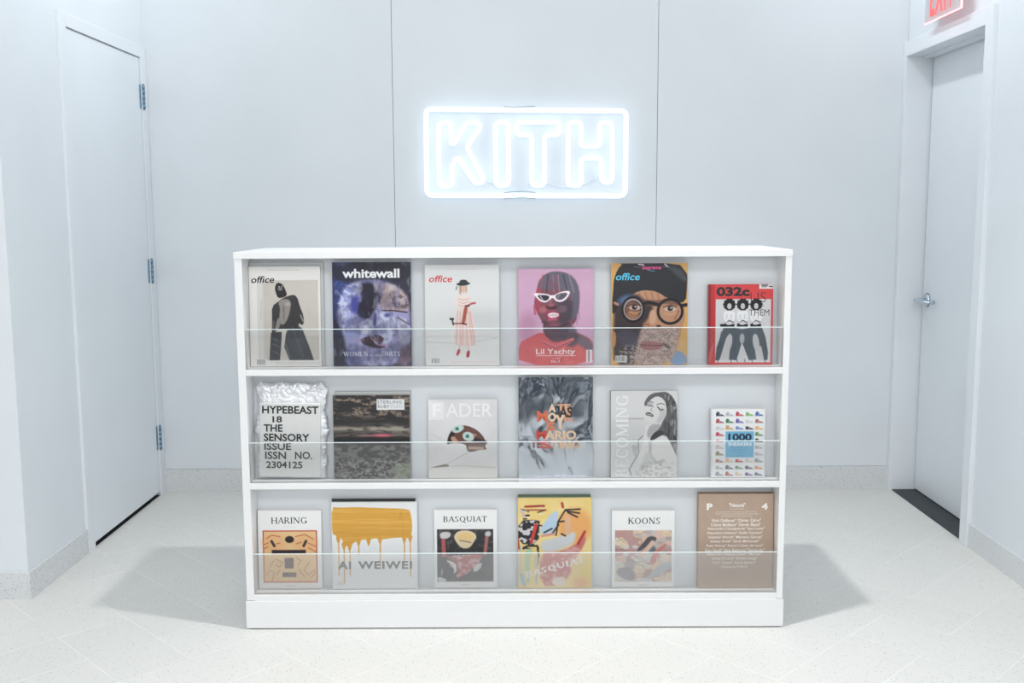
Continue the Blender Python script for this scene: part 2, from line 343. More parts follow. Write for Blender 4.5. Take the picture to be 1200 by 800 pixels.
# a small serif face for book titles: k = thick, n = thin stem, a = arc (cx, cy, rx, ry, start, end)
TK, TN, SE = 0.125, 0.055, 0.045
def sq(*p): return p
GL = {
 'A': (0.72, [('n', .06, 0, .36, 1), ('k', .36, 1, .64, 0), ('h', .17, .34, .54, .34), ('s', .06, 0), ('s', .64, 0)]),
 'B': (0.66, [('k', .14, 0, .14, 1), ('h', .14, 1, .36, 1), ('h', .14, .53, .38, .53), ('h', .14, 0, .38, 0), ('a', .36, .765, .17, .235, 90, -90), ('a', .38, .265, .20, .265, 90, -90), ('s', .11, 0), ('s', .11, 1)]),
 'C': (0.74, [('a', .40, .5, .34, .5, 48, 318), ('n', .66, .66, .67, .95)]),
 'D': (0.78, [('k', .14, 0, .14, 1), ('h', .14, 1, .34, 1), ('h', .14, 0, .34, 0), ('a', .34, .5, .36, .5, 90, -90), ('s', .11, 0), ('s', .11, 1)]),
 'E': (0.62, [('k', .14, 0, .14, 1), ('h', .14, 1, .54, 1), ('h', .14, .52, .44, .52), ('h', .14, 0, .56, 0), ('n', .54, 1, .55, .82), ('n', .56, 0, .58, .2), ('s', .11, 0), ('s', .11, 1)]),
 'F': (0.58, [('k', .14, 0, .14, 1), ('h', .14, 1, .54, 1), ('h', .14, .5, .44, .5), ('n', .54, 1, .55, .82), ('s', .14, 0), ('s', .11, 1)]),
 'G': (0.80, [('a', .42, .5, .36, .5, 48, 320), ('k', .68, .05, .68, .42), ('s', .68, .42), ('n', .67, .70, .68, .95)]),
 'H': (0.82, [('k', .14, 0, .14, 1), ('k', .67, 0, .67, 1), ('h', .14, .52, .67, .52), ('s', .14, 0), ('s', .14, 1), ('s', .67, 0), ('s', .67, 1)]),
 'I': (0.34, [('k', .16, 0, .16, 1), ('s', .16, 0), ('s', .16, 1)]),
 'K': (0.76, [('k', .14, 0, .14, 1), ('n', .16, .42, .62, 1), ('k', .30, .60, .68, 0), ('s', .14, 0), ('s', .14, 1), ('s', .62, 1), ('s', .68, 0)]),
 'M': (0.96, [('n', .12, 0, .14, 1), ('k', .14, 1, .45, .05), ('n', .45, .05, .78, 1), ('k', .80, 0, .80, 1), ('s', .12, 0), ('s', .10, 1), ('s', .80, 0), ('s', .83, 1)]),
 'N': (0.84, [('n', .13, 0, .13, 1), ('k', .13, 1, .68, .02), ('n', .69, 0, .69, 1), ('s', .13, 0), ('s', .10, 1), ('s', .69, 1)]),
 'O': (0.84, [('a', .42, .5, .36, .5, 0, 360)]),
 'Q': (0.84, [('a', .42, .5, .36, .5, 0, 360), ('k', .42, .06, .82, -.18)]),
 'R': (0.72, [('k', .14, 0, .14, 1), ('h', .14, 1, .36, 1), ('h', .14, .5, .36, .5), ('a', .36, .75, .19, .25, 90, -90), ('k', .36, .5, .64, 0), ('s', .14, 0), ('s', .11, 1), ('s', .66, 0)]),
 'S': (0.56, [('a', .28, .755, .19, .245, 40, 270), ('a', .28, .255, .21, .255, 90, -140), ('n', .47, .80, .48, .98), ('n', .07, .03, .07, .22)]),
 'T': (0.68, [('k', .34, 0, .34, 1), ('h', .05, 1, .63, 1), ('n', .05, 1, .04, .82), ('n', .63, 1, .64, .82), ('s', .34, 0)]),
 'U': (0.80, [('k', .15, 1, .15, .34), ('a', .40, .34, .25, .34, 180, 360), ('n', .65, 1, .65, .34), ('s', .15, 1), ('s', .65, 1)]),
 'W': (1.05, [('k', .08, 1, .30, 0), ('n', .30, 0, .50, 1), ('k', .50, 1, .74, 0), ('n', .74, 0, .95, 1), ('s', .08, 1), ('s', .50, 1), ('s', .95, 1)]),
 'Y': (0.70, [('k', .06, 1, .34, .48), ('n', .34, .48, .63, 1), ('k', .34, 0, .34, .48), ('s', .34, 0), ('s', .06, 1), ('s', .63, 1)]),
}
def serif_poly(text, spacing=1.0, bold=0.0):
    vs = []; fs = []; x = 0
    def quad(a, b, w):
        a = np.array(a); b = np.array(b); d = b - a; d = d / (np.hypot(*d) or 1); n = np.array([-d[1], d[0]]) * w / 2
        k = len(vs); vs.extend([a - n, b - n, b + n, a + n]); fs.append((k, k + 1, k + 2, k + 3))
    for ch in text:
        if ch == ' ': x += 0.38; continue
        if ch.upper() not in GL: x += 0.3; continue
        sc = 1.0 if ch.isupper() else 0.72
        w, st = GL[ch.upper()]
        for s_ in st:
            if s_[0] in 'knh':
                ww = {'k': TK, 'n': TN, 'h': TN}[s_[0]] + bold
                quad((x + s_[1] * sc, s_[2] * sc), (x + s_[3] * sc, s_[4] * sc), ww)
            elif s_[0] == 's':
                yy = s_[2] + (0.02 if s_[2] < .5 else -0.02)
                quad((x + (s_[1] - .12) * sc, yy * sc), (x + (s_[1] + .12) * sc, yy * sc), SE + bold * .5)
            else:
                _, cx, cy, rx, ry, a0, a1 = s_; n = 18
                k = len(vs)
                for i in range(n + 1):
                    a = R(a0 + (a1 - a0) * i / n); c, s = math.cos(a), math.sin(a)
                    th = TN + (TK - TN) * abs(c) ** 1.3 + bold
                    vs.append(np.array((x + (cx + rx * c) * sc, (cy + ry * s) * sc)))
                    vs.append(np.array((x + (cx + max(rx - th, 0.01) * c) * sc, (cy + max(ry - min(th, TN + bold + .01 + (TK) * abs(c) * .4), 0.01) * s) * sc)))
                for i in range(n): fs.append((k + 2 * i, k + 2 * i + 2, k + 2 * i + 3, k + 2 * i + 1))
        x += w * sc * spacing + 0.02
    return np.array(vs), fs

# ------------------------------------------------------------------ printed covers: artwork drawn as colour on a fine mesh
class Art:
    """canvas in the cover's own drawing units (y down); colours are sRGB 0-255"""
    def __init__(s, rect, w, h, bg, step=0.0016):
        s.rect, s.w, s.h = rect, w, h
        s.nx = max(int(w / step), 8); s.ny = max(int(h / step), 8)
        s.X, s.Y = np.meshgrid(np.linspace(rect[0], rect[2], s.nx + 1), np.linspace(rect[1], rect[3], s.ny + 1))
        s.c = np.zeros(s.X.shape + (3,)) + np.array(bg, float)
    def mix(s, m, col):
        col = np.array(col, float) if not isinstance(col, np.ndarray) else col
        s.c = s.c * (1 - m[..., None]) + col * m[..., None]
    def _seg(s, pts, closed):
        d = np.full(s.X.shape, 1e9); n = len(pts)
        for i in range(n if closed else n - 1):
            (x0, y0), (x1, y1) = pts[i], pts[(i + 1) % n]
            dx, dy = x1 - x0, y1 - y0; L = dx * dx + dy * dy + 1e-9
            t_ = np.clip(((s.X - x0) * dx + (s.Y - y0) * dy) / L, 0, 1)
            d = np.minimum(d, np.hypot(s.X - x0 - t_ * dx, s.Y - y0 - t_ * dy))
        return d
    def mask(s, pts, soft=3, smooth=1):
        for _ in range(smooth):
            q = []
            for i in range(len(pts)):
                a, b = pts[i], pts[(i + 1) % len(pts)]
                q += [(a[0] * .75 + b[0] * .25, a[1] * .75 + b[1] * .25), (a[0] * .25 + b[0] * .75, a[1] * .25 + b[1] * .75)]
            pts = q
        d = s._seg(pts, True); ins = np.zeros(s.X.shape, bool); n = len(pts)
        for i in range(n):
            (x0, y0), (x1, y1) = pts[i], pts[(i + 1) % n]
            if y0 == y1: continue
            ins ^= ((y0 > s.Y) != (y1 > s.Y)) & (s.X < (x1 - x0) * (s.Y - y0) / (y1 - y0) + x0)
        return np.clip(np.where(ins, d, -d) / soft + 0.5, 0, 1)
    def poly(s, pts, col, soft=3, a=1.0, smooth=1): s.mix(s.mask(pts, soft, smooth) * a, col); return s
    def rect_(s, x0, y0, x1, y1, col, soft=2.5, a=1.0): return s.poly([(x0, y0), (x1, y0), (x1, y1), (x0, y1)], col, soft, a, 0)
    def ell(s, cx, cy, rx, ry, col, soft=3, a=1.0, ang=0):
        c, sn = math.cos(R(ang)), math.sin(R(ang)); u = (s.X - cx) * c + (s.Y - cy) * sn; v = -(s.X - cx) * sn + (s.Y - cy) * c
        r = np.hypot(u / rx, v / ry); d = (1 - r) * min(rx, ry)
        s.mix(np.clip(d / soft + 0.5, 0, 1) * a, col); return s
    def ring(s, cx, cy, rx, ry, w, col, soft=3, a=1.0):
        r = np.hypot((s.X - cx) / rx, (s.Y - cy) / ry); d = w / 2 - np.abs(1 - r) * min(rx, ry)
        s.mix(np.clip(d / soft + 0.5, 0, 1) * a, col); return s
    def line(s, pts, w, col, soft=3, a=1.0): s.mix(np.clip((w / 2 - s._seg(pts, False)) / soft + 0.5, 0, 1) * a, col); return s
    def noise(s, seed, sx, sy, octv=3):
        rng = np.random.RandomState(seed); out = np.zeros(s.X.shape); amp = 1; tot = 0
        for o in range(octv):
            u = (s.X - s.rect[0]) / sx * 2 ** o; v = (s.Y - s.rect[1]) / sy * 2 ** o
            gw = int(u.max()) + 3; gh = int(v.max()) + 3; g = rng.rand(gh, gw)
            iu = u.astype(int); iv = v.astype(int); fu = u - iu; fv = v - iv; fu = fu * fu * (3 - 2 * fu); fv = fv * fv * (3 - 2 * fv)
            out += amp * ((g[iv, iu] * (1 - fu) + g[iv, iu + 1] * fu) * (1 - fv) + (g[iv + 1, iu] * (1 - fu) + g[iv + 1, iu + 1] * fu) * fv)
            tot += amp; amp *= .55
        return out / tot
    def thr(s, nz, t0, t1): return np.clip((nz - t0) / (t1 - t0), 0, 1)
    def loc(s, x, y):
        a = s.rect; return ((x - a[0]) / (a[2] - a[0]) - .5) * s.w, (1 - (y - a[1]) / (a[3] - a[1])) * s.h

def cover_mat(rough=0.35, coat=0.0, metal=0.0, name='printed_cover'):
    m = mat(name, (200, 200, 200), rough, metal, 0.3); n, l, b = nodes(m)
    at = n.new('ShaderNodeAttribute'); at.attribute_name = 'print'; l.new(at.outputs['Color'], b.inputs['Base Color'])
    b.inputs['Coat Weight'].default_value = coat; b.inputs['Coat Roughness'].default_value = 0.15
    return m
M['print'] = cover_mat(0.5); M['print_gloss'] = cover_mat(0.3)
def colour(me, cols, nfirst):
    g = cols.mean(-1, keepdims=True); cols = g + (cols - g) * 0.88      # slight desaturation puts an overall hazy look into the inks
    at = me.color_attributes.new('print', 'FLOAT_COLOR', 'POINT'); n = len(me.vertices)
    a = np.ones((n, 4), dtype=np.float32) * 0.8; a[:nfirst, :3] = lin(np.clip(cols, 0, 255) / 255.0).reshape(-1, 3); a[:, 3] = 1
    at.data.foreach_set('color', a.ravel())

LEAN = R(3.0)
def book(name, label, cat, art, xc, dep, zl, t, m=None, cover_col=None, spine=None, hard=0.0, tilt=0.0, group=None, page=None):
    """front cover printed with art; page block and back cover behind it, leaning on the rack's back panel"""
    root = tag(empty(name, (xc, YS + dep, zl + t * math.sin(LEAN) + 0.0008), (-LEAN, R(tilt), 0)), label, cat, group)
    w, h = art.w, art.h; nx, ny = art.nx, art.ny
    X = (art.X - art.rect[0]) / (art.rect[2] - art.rect[0]) * w - w / 2; Z = (1 - (art.Y - art.rect[1]) / (art.rect[3] - art.rect[1])) * h
    V = np.stack([X, np.zeros_like(X), Z], -1).reshape(-1, 3)
    i = np.arange(ny)[:, None] * (nx + 1) + np.arange(nx)[None, :]
    F = np.stack([i, i + nx + 1, i + nx + 2, i + 1], -1).reshape(-1, 4)
    ct = 0.0012 + hard
    bv = np.array([(-w / 2, 0, 0), (w / 2, 0, 0), (w / 2, 0, h), (-w / 2, 0, h), (-w / 2, ct, 0), (w / 2, ct, 0), (w / 2, ct, h), (-w / 2, ct, h)])
    k = len(V); bf = np.array([(4, 5, 1, 0), (7, 3, 2, 6), (0, 3, 7, 4), (1, 5, 6, 2), (4, 7, 6, 5)]) + k
    me = bpy.data.meshes.new('front_cover'); me.from_pydata(np.vstack([V, bv]).tolist(), [], F.tolist() + bf.tolist())
    me.polygons.foreach_set('material_index', [0] * len(F) + [1] * 5); colour(me, art.c, k); me.update()
    cc = mat('cover_edge', cover_col if cover_col is not None else tuple(art.c.reshape(-1, 3).mean(0)), 0.5)
    link('front_cover', me, [m or M['print'], cc], root)
    ins = 0.0008 + hard * 1.5
    MB().box(-w / 2 + 0.0004, w / 2 - ins, ct, t - ct, ins * .5, h - ins, b=0.0003).build('page_block', page or M['paper'], root)
    MB().box(-w / 2, w / 2, t - ct, t, 0, h).build('back_cover', cc, root)
    sc = mat('spine_colour', spine, 0.4) if spine is not None else cc
    MB().box(-w / 2 - 0.0008, -w / 2 + 0.0004, 0.0004, t, 0, h, b=0.0003).build('spine', sc, root)
    root['_n'] = 0
    return root
LAY = {}
def text(root, art, s, box, col, serif=False, bold=0.0, shear=0.0, spacing=1.0, rot=0, name='lettering', keep=False, mm=None):
    """flat lettering fitted to a box of the drawing units; rot=90 reads bottom to top; box may be 4 corners"""
    co, fs = serif_poly(s, spacing, bold) if serif else font_poly(s, spacing, bold)
    co = co.copy()
    x0, y0 = co.min(0); x1, y1 = co.max(0)
    u = (co[:, 0] - x0) / (x1 - x0); v = (co[:, 1] - y0) / (y1 - y0)
    bx0, by0, bx1, by1 = box
    if rot == 90: px = bx1 - (v) * 0 - (bx1 - bx0) * (1 - v) * 0 - (bx1 - bx0) * v; px = bx1 - (bx1 - bx0) * v; py = by1 - (by1 - by0) * u
    else: px = bx0 + (bx1 - bx0) * u; py = by1 - (by1 - by0) * v
    if isinstance(rot, float):   # slanted baseline: rot is the angle
        cx, cy = (bx0 + bx1) / 2, (by0 + by1) / 2; a = R(rot)
        dx, dy = px - cx, py - cy; px = cx + dx * math.cos(a) + dy * math.sin(a); py = cy - dx * math.sin(a) + dy * math.cos(a)
    if rot != 90: px = px + shear * (by1 - by0) * (v - .5)
    LAY[root.name] = LAY.get(root.name, 0) + 1; off = -0.00012 - 0.00006 * LAY[root.name]
    vs = []
    for a, b in zip(px, py):
        X, Z = art.loc(a, b); vs.append((X, off, Z))
    me = bpy.data.meshes.new(name); me.from_pydata(vs, [], fs); me.update()
    key = ('ink', tuple(col))
    if mm is None:
        if key not in M: M[key] = mat('ink', col, 0.4)
        mm = M[key]
    return link(name, me, mm, root)
def smallprint(a, seed, x0, y0, x1, y1, col, lines, al=0.5):
    rng = random.Random(seed)
    for i in range(lines):
        y = y0 + (y1 - y0) * (i + .5) / lines; x = x0
        while x < x1:
            L = rng.uniform(6, 22); a.line([(x, y), (min(x + L, x1), y)], 3.5, col, 3, al); x += L + 6
def barcode(a, x0, y0, x1, y1, seed=1):
    a.rect_(x0, y0, x1, y1, (232, 232, 232), 2)
    rng = random.Random(seed); x = x0 + 4
    while x < x1 - 4:
        a.line([(x, y0 + 5), (x, y1 - 6)], 3, (70, 70, 76), 2, 0.75); x += rng.choice((5, 7, 9))

# ---- top tier
def grad(a, c0, c1, horizontal=False):
    t_ = ((a.X - a.rect[0]) / (a.rect[2] - a.rect[0]) if horizontal else (a.Y - a.rect[1]) / (a.rect[3] - a.rect[1]))[..., None]
    a.c = np.array(c0) * (1 - t_) + np.array(c1) * t_
DK = (66, 66, 70)
# office: hooded figure
a = Art((35, 60, 527, 757), .241, .340, (236, 234, 231))
a.rect_(92, 155, 512, 712, (206, 200, 192)); a.rect_(92, 155, 130, 712, (221, 219, 216), 14)
nz = a.noise(3, 60, 60); a.mix(a.mask([(130, 155), (512, 155), (512, 712), (130, 712)], 3, 0) * a.thr(nz, .35, .8) * .22, (226, 220, 212))
a.line([(120, 300), (112, 420)], 8, (206, 184, 150), 8, .5)
a.poly([(165, 712), (180, 520), (205, 515), (255, 515), (250, 600), (238, 712)], (60, 62, 70), 3, 1, 0)      # left leg
a.poly([(305, 712), (270, 620), (285, 520), (375, 490), (400, 500), (445, 620), (475, 712)], (66, 68, 74), 3, 1, 0)  # right leg
a.poly([(300, 470), (385, 465), (420, 560), (440, 640), (330, 690), (285, 540)], (72, 74, 82), 10)
a.poly([(190, 335), (240, 300), (265, 280), (330, 255), (365, 265), (385, 340), (408, 400), (410, 455), (395, 470), (375, 450), (370, 495), (250, 500), (215, 490), (205, 535), (185, 530), (190, 430)], (62, 61, 64), 4)
a.poly([(232, 305), (270, 285), (318, 290), (322, 340), (300, 420), (272, 465), (245, 462), (240, 400), (248, 350)], (150, 144, 138), 6)
a.poly([(262, 330), (268, 440), (275, 440), (280, 330)], (126, 120, 116), 8); a.ell(300, 322, 20, 14, (172, 166, 160), 10)
a.poly([(225, 420), (250, 410), (246, 470), (215, 520), (205, 510)], (142, 136, 132), 5)
a.poly([(212, 205), (230, 168), (268, 182), (284, 215), (300, 262), (262, 278), (232, 278), (218, 240)], (48, 47, 50), 3)
a.ell(250, 215, 16, 13, (130, 126, 124), 8); a.ell(243, 200, 5, 4, (200, 196, 190), 3); a.ell(264, 198, 5, 4, (190, 186, 180), 3)
for q in (560, 600, 650): a.line([(195, q), (230, q + 18)], 8, (128, 130, 138), 8, .6)
a.line([(330, 480), (400, 690)], 8, (100, 100, 104), 8, .7); a.line([(280, 600), (305, 690)], 12, (130, 130, 136), 8, .6)
a.line([(388, 400), (405, 440)], 10, (150, 145, 140), 6); a.line([(200, 440), (195, 490)], 12, (100, 98, 98), 6)
smallprint(a, 1, 165, 78, 385, 92, (150, 150, 150), 1); smallprint(a, 2, 210, 724, 520, 744, (165, 165, 168), 2)
barcode(a, 78, 702, 145, 748)
b = book('magazine', 'white magazine with a black italic title and a hooded figure in wide trousers', 'magazine', a, -.776, .062, .906, .011, M['print_gloss'], (225, 222, 216))
text(b, a, 'office', (52, 126, 212, 174), (22, 24, 30), bold=.014, shear=.2)
# copy behind it, taller
a2 = Art((0, 0, 100, 100), .250, .352, (205, 208, 210), .02)
book('magazine', 'taller pale grey magazine standing behind the hooded figure magazine', 'magazine', a2, -.772, .0745, .906, .009, M['print'], (196, 198, 200))

# whitewall: distorted blue face
a = Art((30, 36, 575, 760), .267, .353, (46, 46, 66))
nb = a.noise(11, 90, 90, 4); nf = a.noise(12, 22, 22, 3)
a.poly([(30, 40), (160, 40), (200, 160), (120, 300), (60, 420), (30, 440)], (52, 66, 130), 30); a.mix(a.thr(nf, .5, .7) * np.clip((260 - a.X) / 180, 0, 1) * np.clip((420 - a.Y) / 200, 0, 1) * .7, (70, 100, 190))
a.poly([(170, 170), (240, 140), (420, 170), (540, 260), (572, 420), (572, 600), (510, 760), (110, 760), (100, 620), (50, 420), (90, 260)], (160, 158, 206), 26)
a.poly([(320, 190), (430, 180), (540, 250), (572, 370), (480, 380), (370, 370), (310, 280)], (190, 166, 166), 26)
a.poly([(60, 330), (150, 180), (200, 180), (170, 300), (160, 420), (190, 560), (110, 560)], (150, 160, 222), 24)
a.mix(a.thr(nf, .45, .6) * a.mask([(50, 300), (130, 180), (220, 170), (180, 300), (150, 500), (100, 540)], 20) * .7, (226, 230, 250))
a.poly([(210, 190), (300, 170), (340, 240), (370, 290), (320, 370), (270, 440), (200, 410), (190, 330), (240, 300)], (36, 32, 50), 22)
a.poly([(155, 280), (210, 270), (215, 340), (190, 400), (155, 370)], (74, 78, 176), 24)
a.mix(a.thr(nf, .5, .62) * a.mask([(420, 230), (560, 240), (572, 360), (440, 350)], 14) * .7, (84, 66, 78))
a.line([(375, 372), (440, 372), (545, 385)], 9, (60, 34, 50), 5)
a.poly([(215, 450), (300, 425), (320, 500), (300, 540), (235, 535), (212, 500)], (214, 218, 240), 12)
a.poly([(330, 400), (400, 390), (470, 430), (450, 560), (390, 620), (330, 520)], (196, 200, 232), 16)
a.poly([(470, 410), (560, 440), (570, 600), (520, 650), (480, 540)], (206, 208, 236), 16)
a.line([(325, 400), (318, 470)], 16, (70, 78, 140), 14); a.ell(405, 405, 22, 13, (84, 90, 160), 10); a.line([(480, 420), (560, 470)], 10, (110, 90, 110), 10)
a.line([(440, 440), (520, 620)], 10, (150, 130, 150), 12, .6)
a.poly([(215, 570), (300, 545), (345, 600), (400, 622), (350, 640), (270, 620), (230, 600)], (58, 22, 38), 10)
a.poly([(310, 535), (380, 555), (378, 590), (350, 600), (325, 575)], (70, 26, 44), 8); a.line([(290, 560), (340, 610), (400, 618)], 10, (208, 150, 176), 8)
a.poly([(30, 430), (80, 480), (120, 620), (120, 760), (30, 760)], (40, 40, 62), 24); a.poly([(120, 620), (220, 660), (220, 760), (110, 760)], (120, 126, 184), 24)
a.poly([(500, 620), (575, 600), (575, 760), (470, 760)], (124, 96, 118), 26); a.mix(a.thr(nb, .42, .62) * .34, (30, 30, 58)); a.mix(a.thr(a.noise(13, 40, 60, 4), .52, .66) * .35, (60, 62, 120)); a.mix(a.thr(a.noise(14, 50, 90, 3), .58, .7) * .3, (236, 234, 250)); a.poly([(30, 36), (575, 36), (575, 150), (480, 170), (300, 140), (160, 190), (30, 150)], (36, 36, 50), 30, .75)
b = book('magazine', 'magazine with a blurred blue and violet painted face on its cover', 'magazine', a, -.481, .062, .906, .016, M['print_gloss'], (222, 222, 222))
text(b, a, 'whitewall', (100, 82, 496, 146), (240, 242, 246), bold=.03)
text(b, a, 'WOMEN', (98, 658, 272, 690), (226, 228, 240), serif=True); text(b, a, 'in the', (280, 676, 370, 692), (200, 204, 222)); text(b, a, 'ARTS', (385, 658, 492, 690), (222, 226, 240), serif=True)

# office: pink dress
a = Art((20, 55, 533, 757), .251, .342, (226, 227, 227))
a.mix(np.clip((a.Y - 500) / 90, 0, 1) * .5, (238, 239, 238)); a.ell(430, 430, 160, 60, (206, 210, 212), 60, .6); a.line([(20, 590), (300, 600), (533, 560)], 8, (206, 209, 211), 10, .8)
a.poly([(240, 340), (330, 345), (360, 420), (375, 610), (300, 628), (212, 606), (230, 450)], (240, 214, 208), 6)
for x0, x1 in ((245, 232), (262, 262), (285, 275), (318, 345), (330, 362), (300, 310)): a.line([(x0, 380), (x1, 612)], 5, (206, 140, 138), 6, .65)
a.poly([(245, 270), (275, 258), (325, 262), (345, 300), (332, 345), (245, 345), (215, 335)], (240, 224, 216), 5)
for y in (290, 312, 332): a.line([(250, y), (285, y + 10), (325, y - 2)], 4, (200, 130, 122), 4, .7)
a.poly([(290, 345), (318, 340), (300, 430), (290, 470), (268, 468), (280, 410)], (178, 88, 70), 4); a.line([(300, 345), (345, 322), (366, 320)], 13, (196, 84, 84), 4)
a.line([(300, 340), (322, 340)], 12, (86, 50, 46), 4)
a.line([(195, 430), (212, 430)], 16, (54, 54, 60), 3); a.line([(206, 432), (214, 470)], 11, (54, 54, 60), 3); a.line([(218, 462), (270, 462), (300, 468)], 9, (150, 70, 60), 4); a.line([(275, 462), (304, 468)], 8, (60, 40, 44), 4)
a.ell(287, 220, 20, 28, (222, 186, 170), 4); a.poly([(255, 195), (275, 195), (270, 262), (258, 262)], (196, 160, 128), 4); a.poly([(302, 200), (312, 200), (310, 250), (302, 250)], (200, 166, 136), 4)
a.ell(285, 186, 46, 13, (44, 50, 58), 3, 1, -4); a.poly([(256, 188), (262, 160), (290, 156), (312, 162), (318, 190)], (46, 52, 60), 3); a.line([(240, 205), (236, 225)], 6, (60, 64, 70), 5)
a.line([(257, 612), (254, 640)], 10, (228, 196, 184), 3); a.line([(318, 618), (318, 650)], 10, (228, 196, 184), 3)
a.poly([(244, 640), (262, 640), (258, 670), (240, 690), (230, 684)], (204, 44, 58), 3); a.poly([(308, 652), (328, 652), (324, 690), (312, 704), (299, 694)], (200, 42, 56), 3); a.line([(322, 655), (322, 690)], 5, (60, 30, 40), 3)
smallprint(a, 4, 165, 78, 385, 90, (214, 170, 170), 1); smallprint(a, 5, 200, 724, 515, 744, (236, 170, 168), 2); barcode(a, 58, 702, 122, 742, 3)
b = book('magazine', 'light grey magazine with red italic title and a woman in black hat and pink dress', 'magazine', a, -.175, .064, .906, .012, M['print_gloss'], (222, 220, 218))
text(b, a, 'office', (50, 126, 210, 174), (206, 32, 48), bold=.014, shear=.2)

# pink portrait with white glasses
a = Art((45, 85, 565, 757), .254, .328, (212, 164, 198))
nz = a.noise(21, 120, 120); a.mix(a.thr(nz, .3, .8) * .5, (222, 176, 208)); a.ell(110, 480, 60, 90, (186, 128, 164), 60, .6)
a.poly([(45, 600), (120, 560), (210, 520), (300, 560), (430, 520), (540, 570), (565, 600), (565, 757), (45, 757)], (222, 92, 98), 5)
a.poly([(430, 520), (565, 590), (565, 680), (440, 600)], (124, 104, 122), 22); a.mix(a.mask([(45, 640), (300, 600), (565, 640), (565, 757), (45, 757)], 50) * a.thr(a.noise(22, 60, 60), .3, .7) * .6, (238, 120, 112))
a.poly([(215, 450), (380, 450), (400, 560), (300, 608), (215, 540)], (96, 68, 84), 8); a.poly([(330, 470), (440, 480), (470, 600), (400, 640), (340, 570)], (78, 74, 90), 24, .8)
a.poly([(205, 575), (255, 600), (300, 618), (350, 595), (430, 560), (430, 590), (330, 640), (290, 640), (215, 610)], (232, 110, 120), 4); a.line([(215, 600), (300, 640), (415, 590)], 5, (130, 60, 72), 4)
a.poly([(170, 240), (185, 170), (235, 115), (320, 102), (400, 125), (455, 190), (470, 280), (462, 400), (430, 480), (330, 510), (250, 495), (205, 450), (170, 380), (150, 330)], (126, 78, 92), 5)
a.poly([(175, 230), (190, 160), (260, 108), (340, 102), (430, 140), (470, 230), (468, 340), (440, 440), (400, 430), (420, 330), (400, 240), (300, 225)], (104, 98, 116), 14)
a.poly([(300, 290), (420, 290), (420, 420), (370, 480), (320, 460), (320, 370)], (66, 64, 78), 26, .8); a.poly([(165, 230), (200, 210), (205, 300), (190, 420), (165, 380)], (190, 60, 88), 14, .8)
for x0, x1, c in ((215, 190, (190, 72, 92)), (250, 240, (60, 46, 62)), (285, 290, (196, 96, 120)), (320, 330, (190, 120, 140)), (355, 385, (60, 58, 76)), (395, 430, (150, 140, 160))): a.line([(x0, 130), (x1, 245)], 8, c, 6, .8)
a.line([(250, 180), (300, 210)], 30, (140, 70, 90), 24, .5); a.poly([(205, 340), (260, 330), (300, 350), (280, 380), (220, 390)], (170, 74, 92), 16, .8); a.ell(272, 352, 40, 16, (74, 36, 50), 9); a.line([(270, 290), (262, 340)], 16, (176, 100, 112), 12, .8); a.ell(272, 338, 22, 13, (168, 92, 104), 9); a.ell(215, 370, 26, 22, (186, 104, 112), 16, .9); a.ell(350, 365, 30, 26, (120, 88, 104), 16, .9); a.line([(215, 455), (300, 500), (390, 470)], 22, (58, 40, 54), 16, .6); a.ell(285, 478, 40, 10, (150, 84, 98), 10, .8)
a.line([(155, 340), (160, 400)], 12, (200, 80, 110), 6); a.line([(452, 400), (450, 470)], 7, (170, 130, 160), 5); a.line([(465, 390), (466, 440)], 6, (180, 130, 160), 5)
a.poly([(145, 252), (235, 258), (285, 275), (335, 245), (410, 236), (385, 290), (345, 318), (305, 312), (284, 284), (262, 300), (235, 322), (195, 312), (165, 280)], (250, 236, 244), 3)
a.poly([(168, 265), (245, 268), (262, 280), (245, 308), (205, 306)], (50, 44, 58), 3); a.poly([(298, 275), (325, 256), (390, 250), (372, 285), (340, 304), (312, 300)], (92, 86, 104), 3)
a.line([(195, 272), (215, 304)], 8, (180, 176, 190), 5); a.line([(330, 262), (315, 295)], 10, (150, 146, 162), 8, .7)
a.poly([(232, 398), (270, 375), (325, 385), (338, 410), (310, 440), (265, 448), (238, 430)], (176, 52, 84), 4); a.poly([(243, 400), (285, 386), (330, 398), (318, 420), (262, 430)], (244, 228, 236), 3); a.line([(245, 410), (325, 406)], 3, (180, 120, 140), 3); a.line([(255, 440), (305, 438)], 10, (214, 90, 122), 5)
for x in (265, 285, 305): a.line([(x, 392), (x, 426)], 2.5, (200, 160, 172), 2.5)
a.line([(285, 640), (290, 700), (325, 742), (365, 690), (385, 640)], 4, (110, 56, 66), 4, .7)
a.line([(168, 690), (440, 690)], 4, (250, 236, 240), 3); smallprint(a, 8, 280, 706, 330, 714, (250, 236, 240), 1, .8); a.rect_(515, 650, 558, 738, (238, 226, 232)); a.line([(533, 660), (533, 728)], 12, (120, 112, 126), 3, .7); smallprint(a, 9, 60, 98, 540, 106, (236, 206, 226), 1, .5)
b = book('magazine', 'pink magazine with a laughing person in white cat-eye sunglasses', 'magazine', a, .143, .064, .906, .013, M['print_gloss'], (206, 170, 190))
text(b, a, 'Lil Yachty', (166, 642, 438, 690), (250, 238, 242), bold=.012); text(b, a, 'No.3', (272, 722, 330, 738), (248, 232, 238))

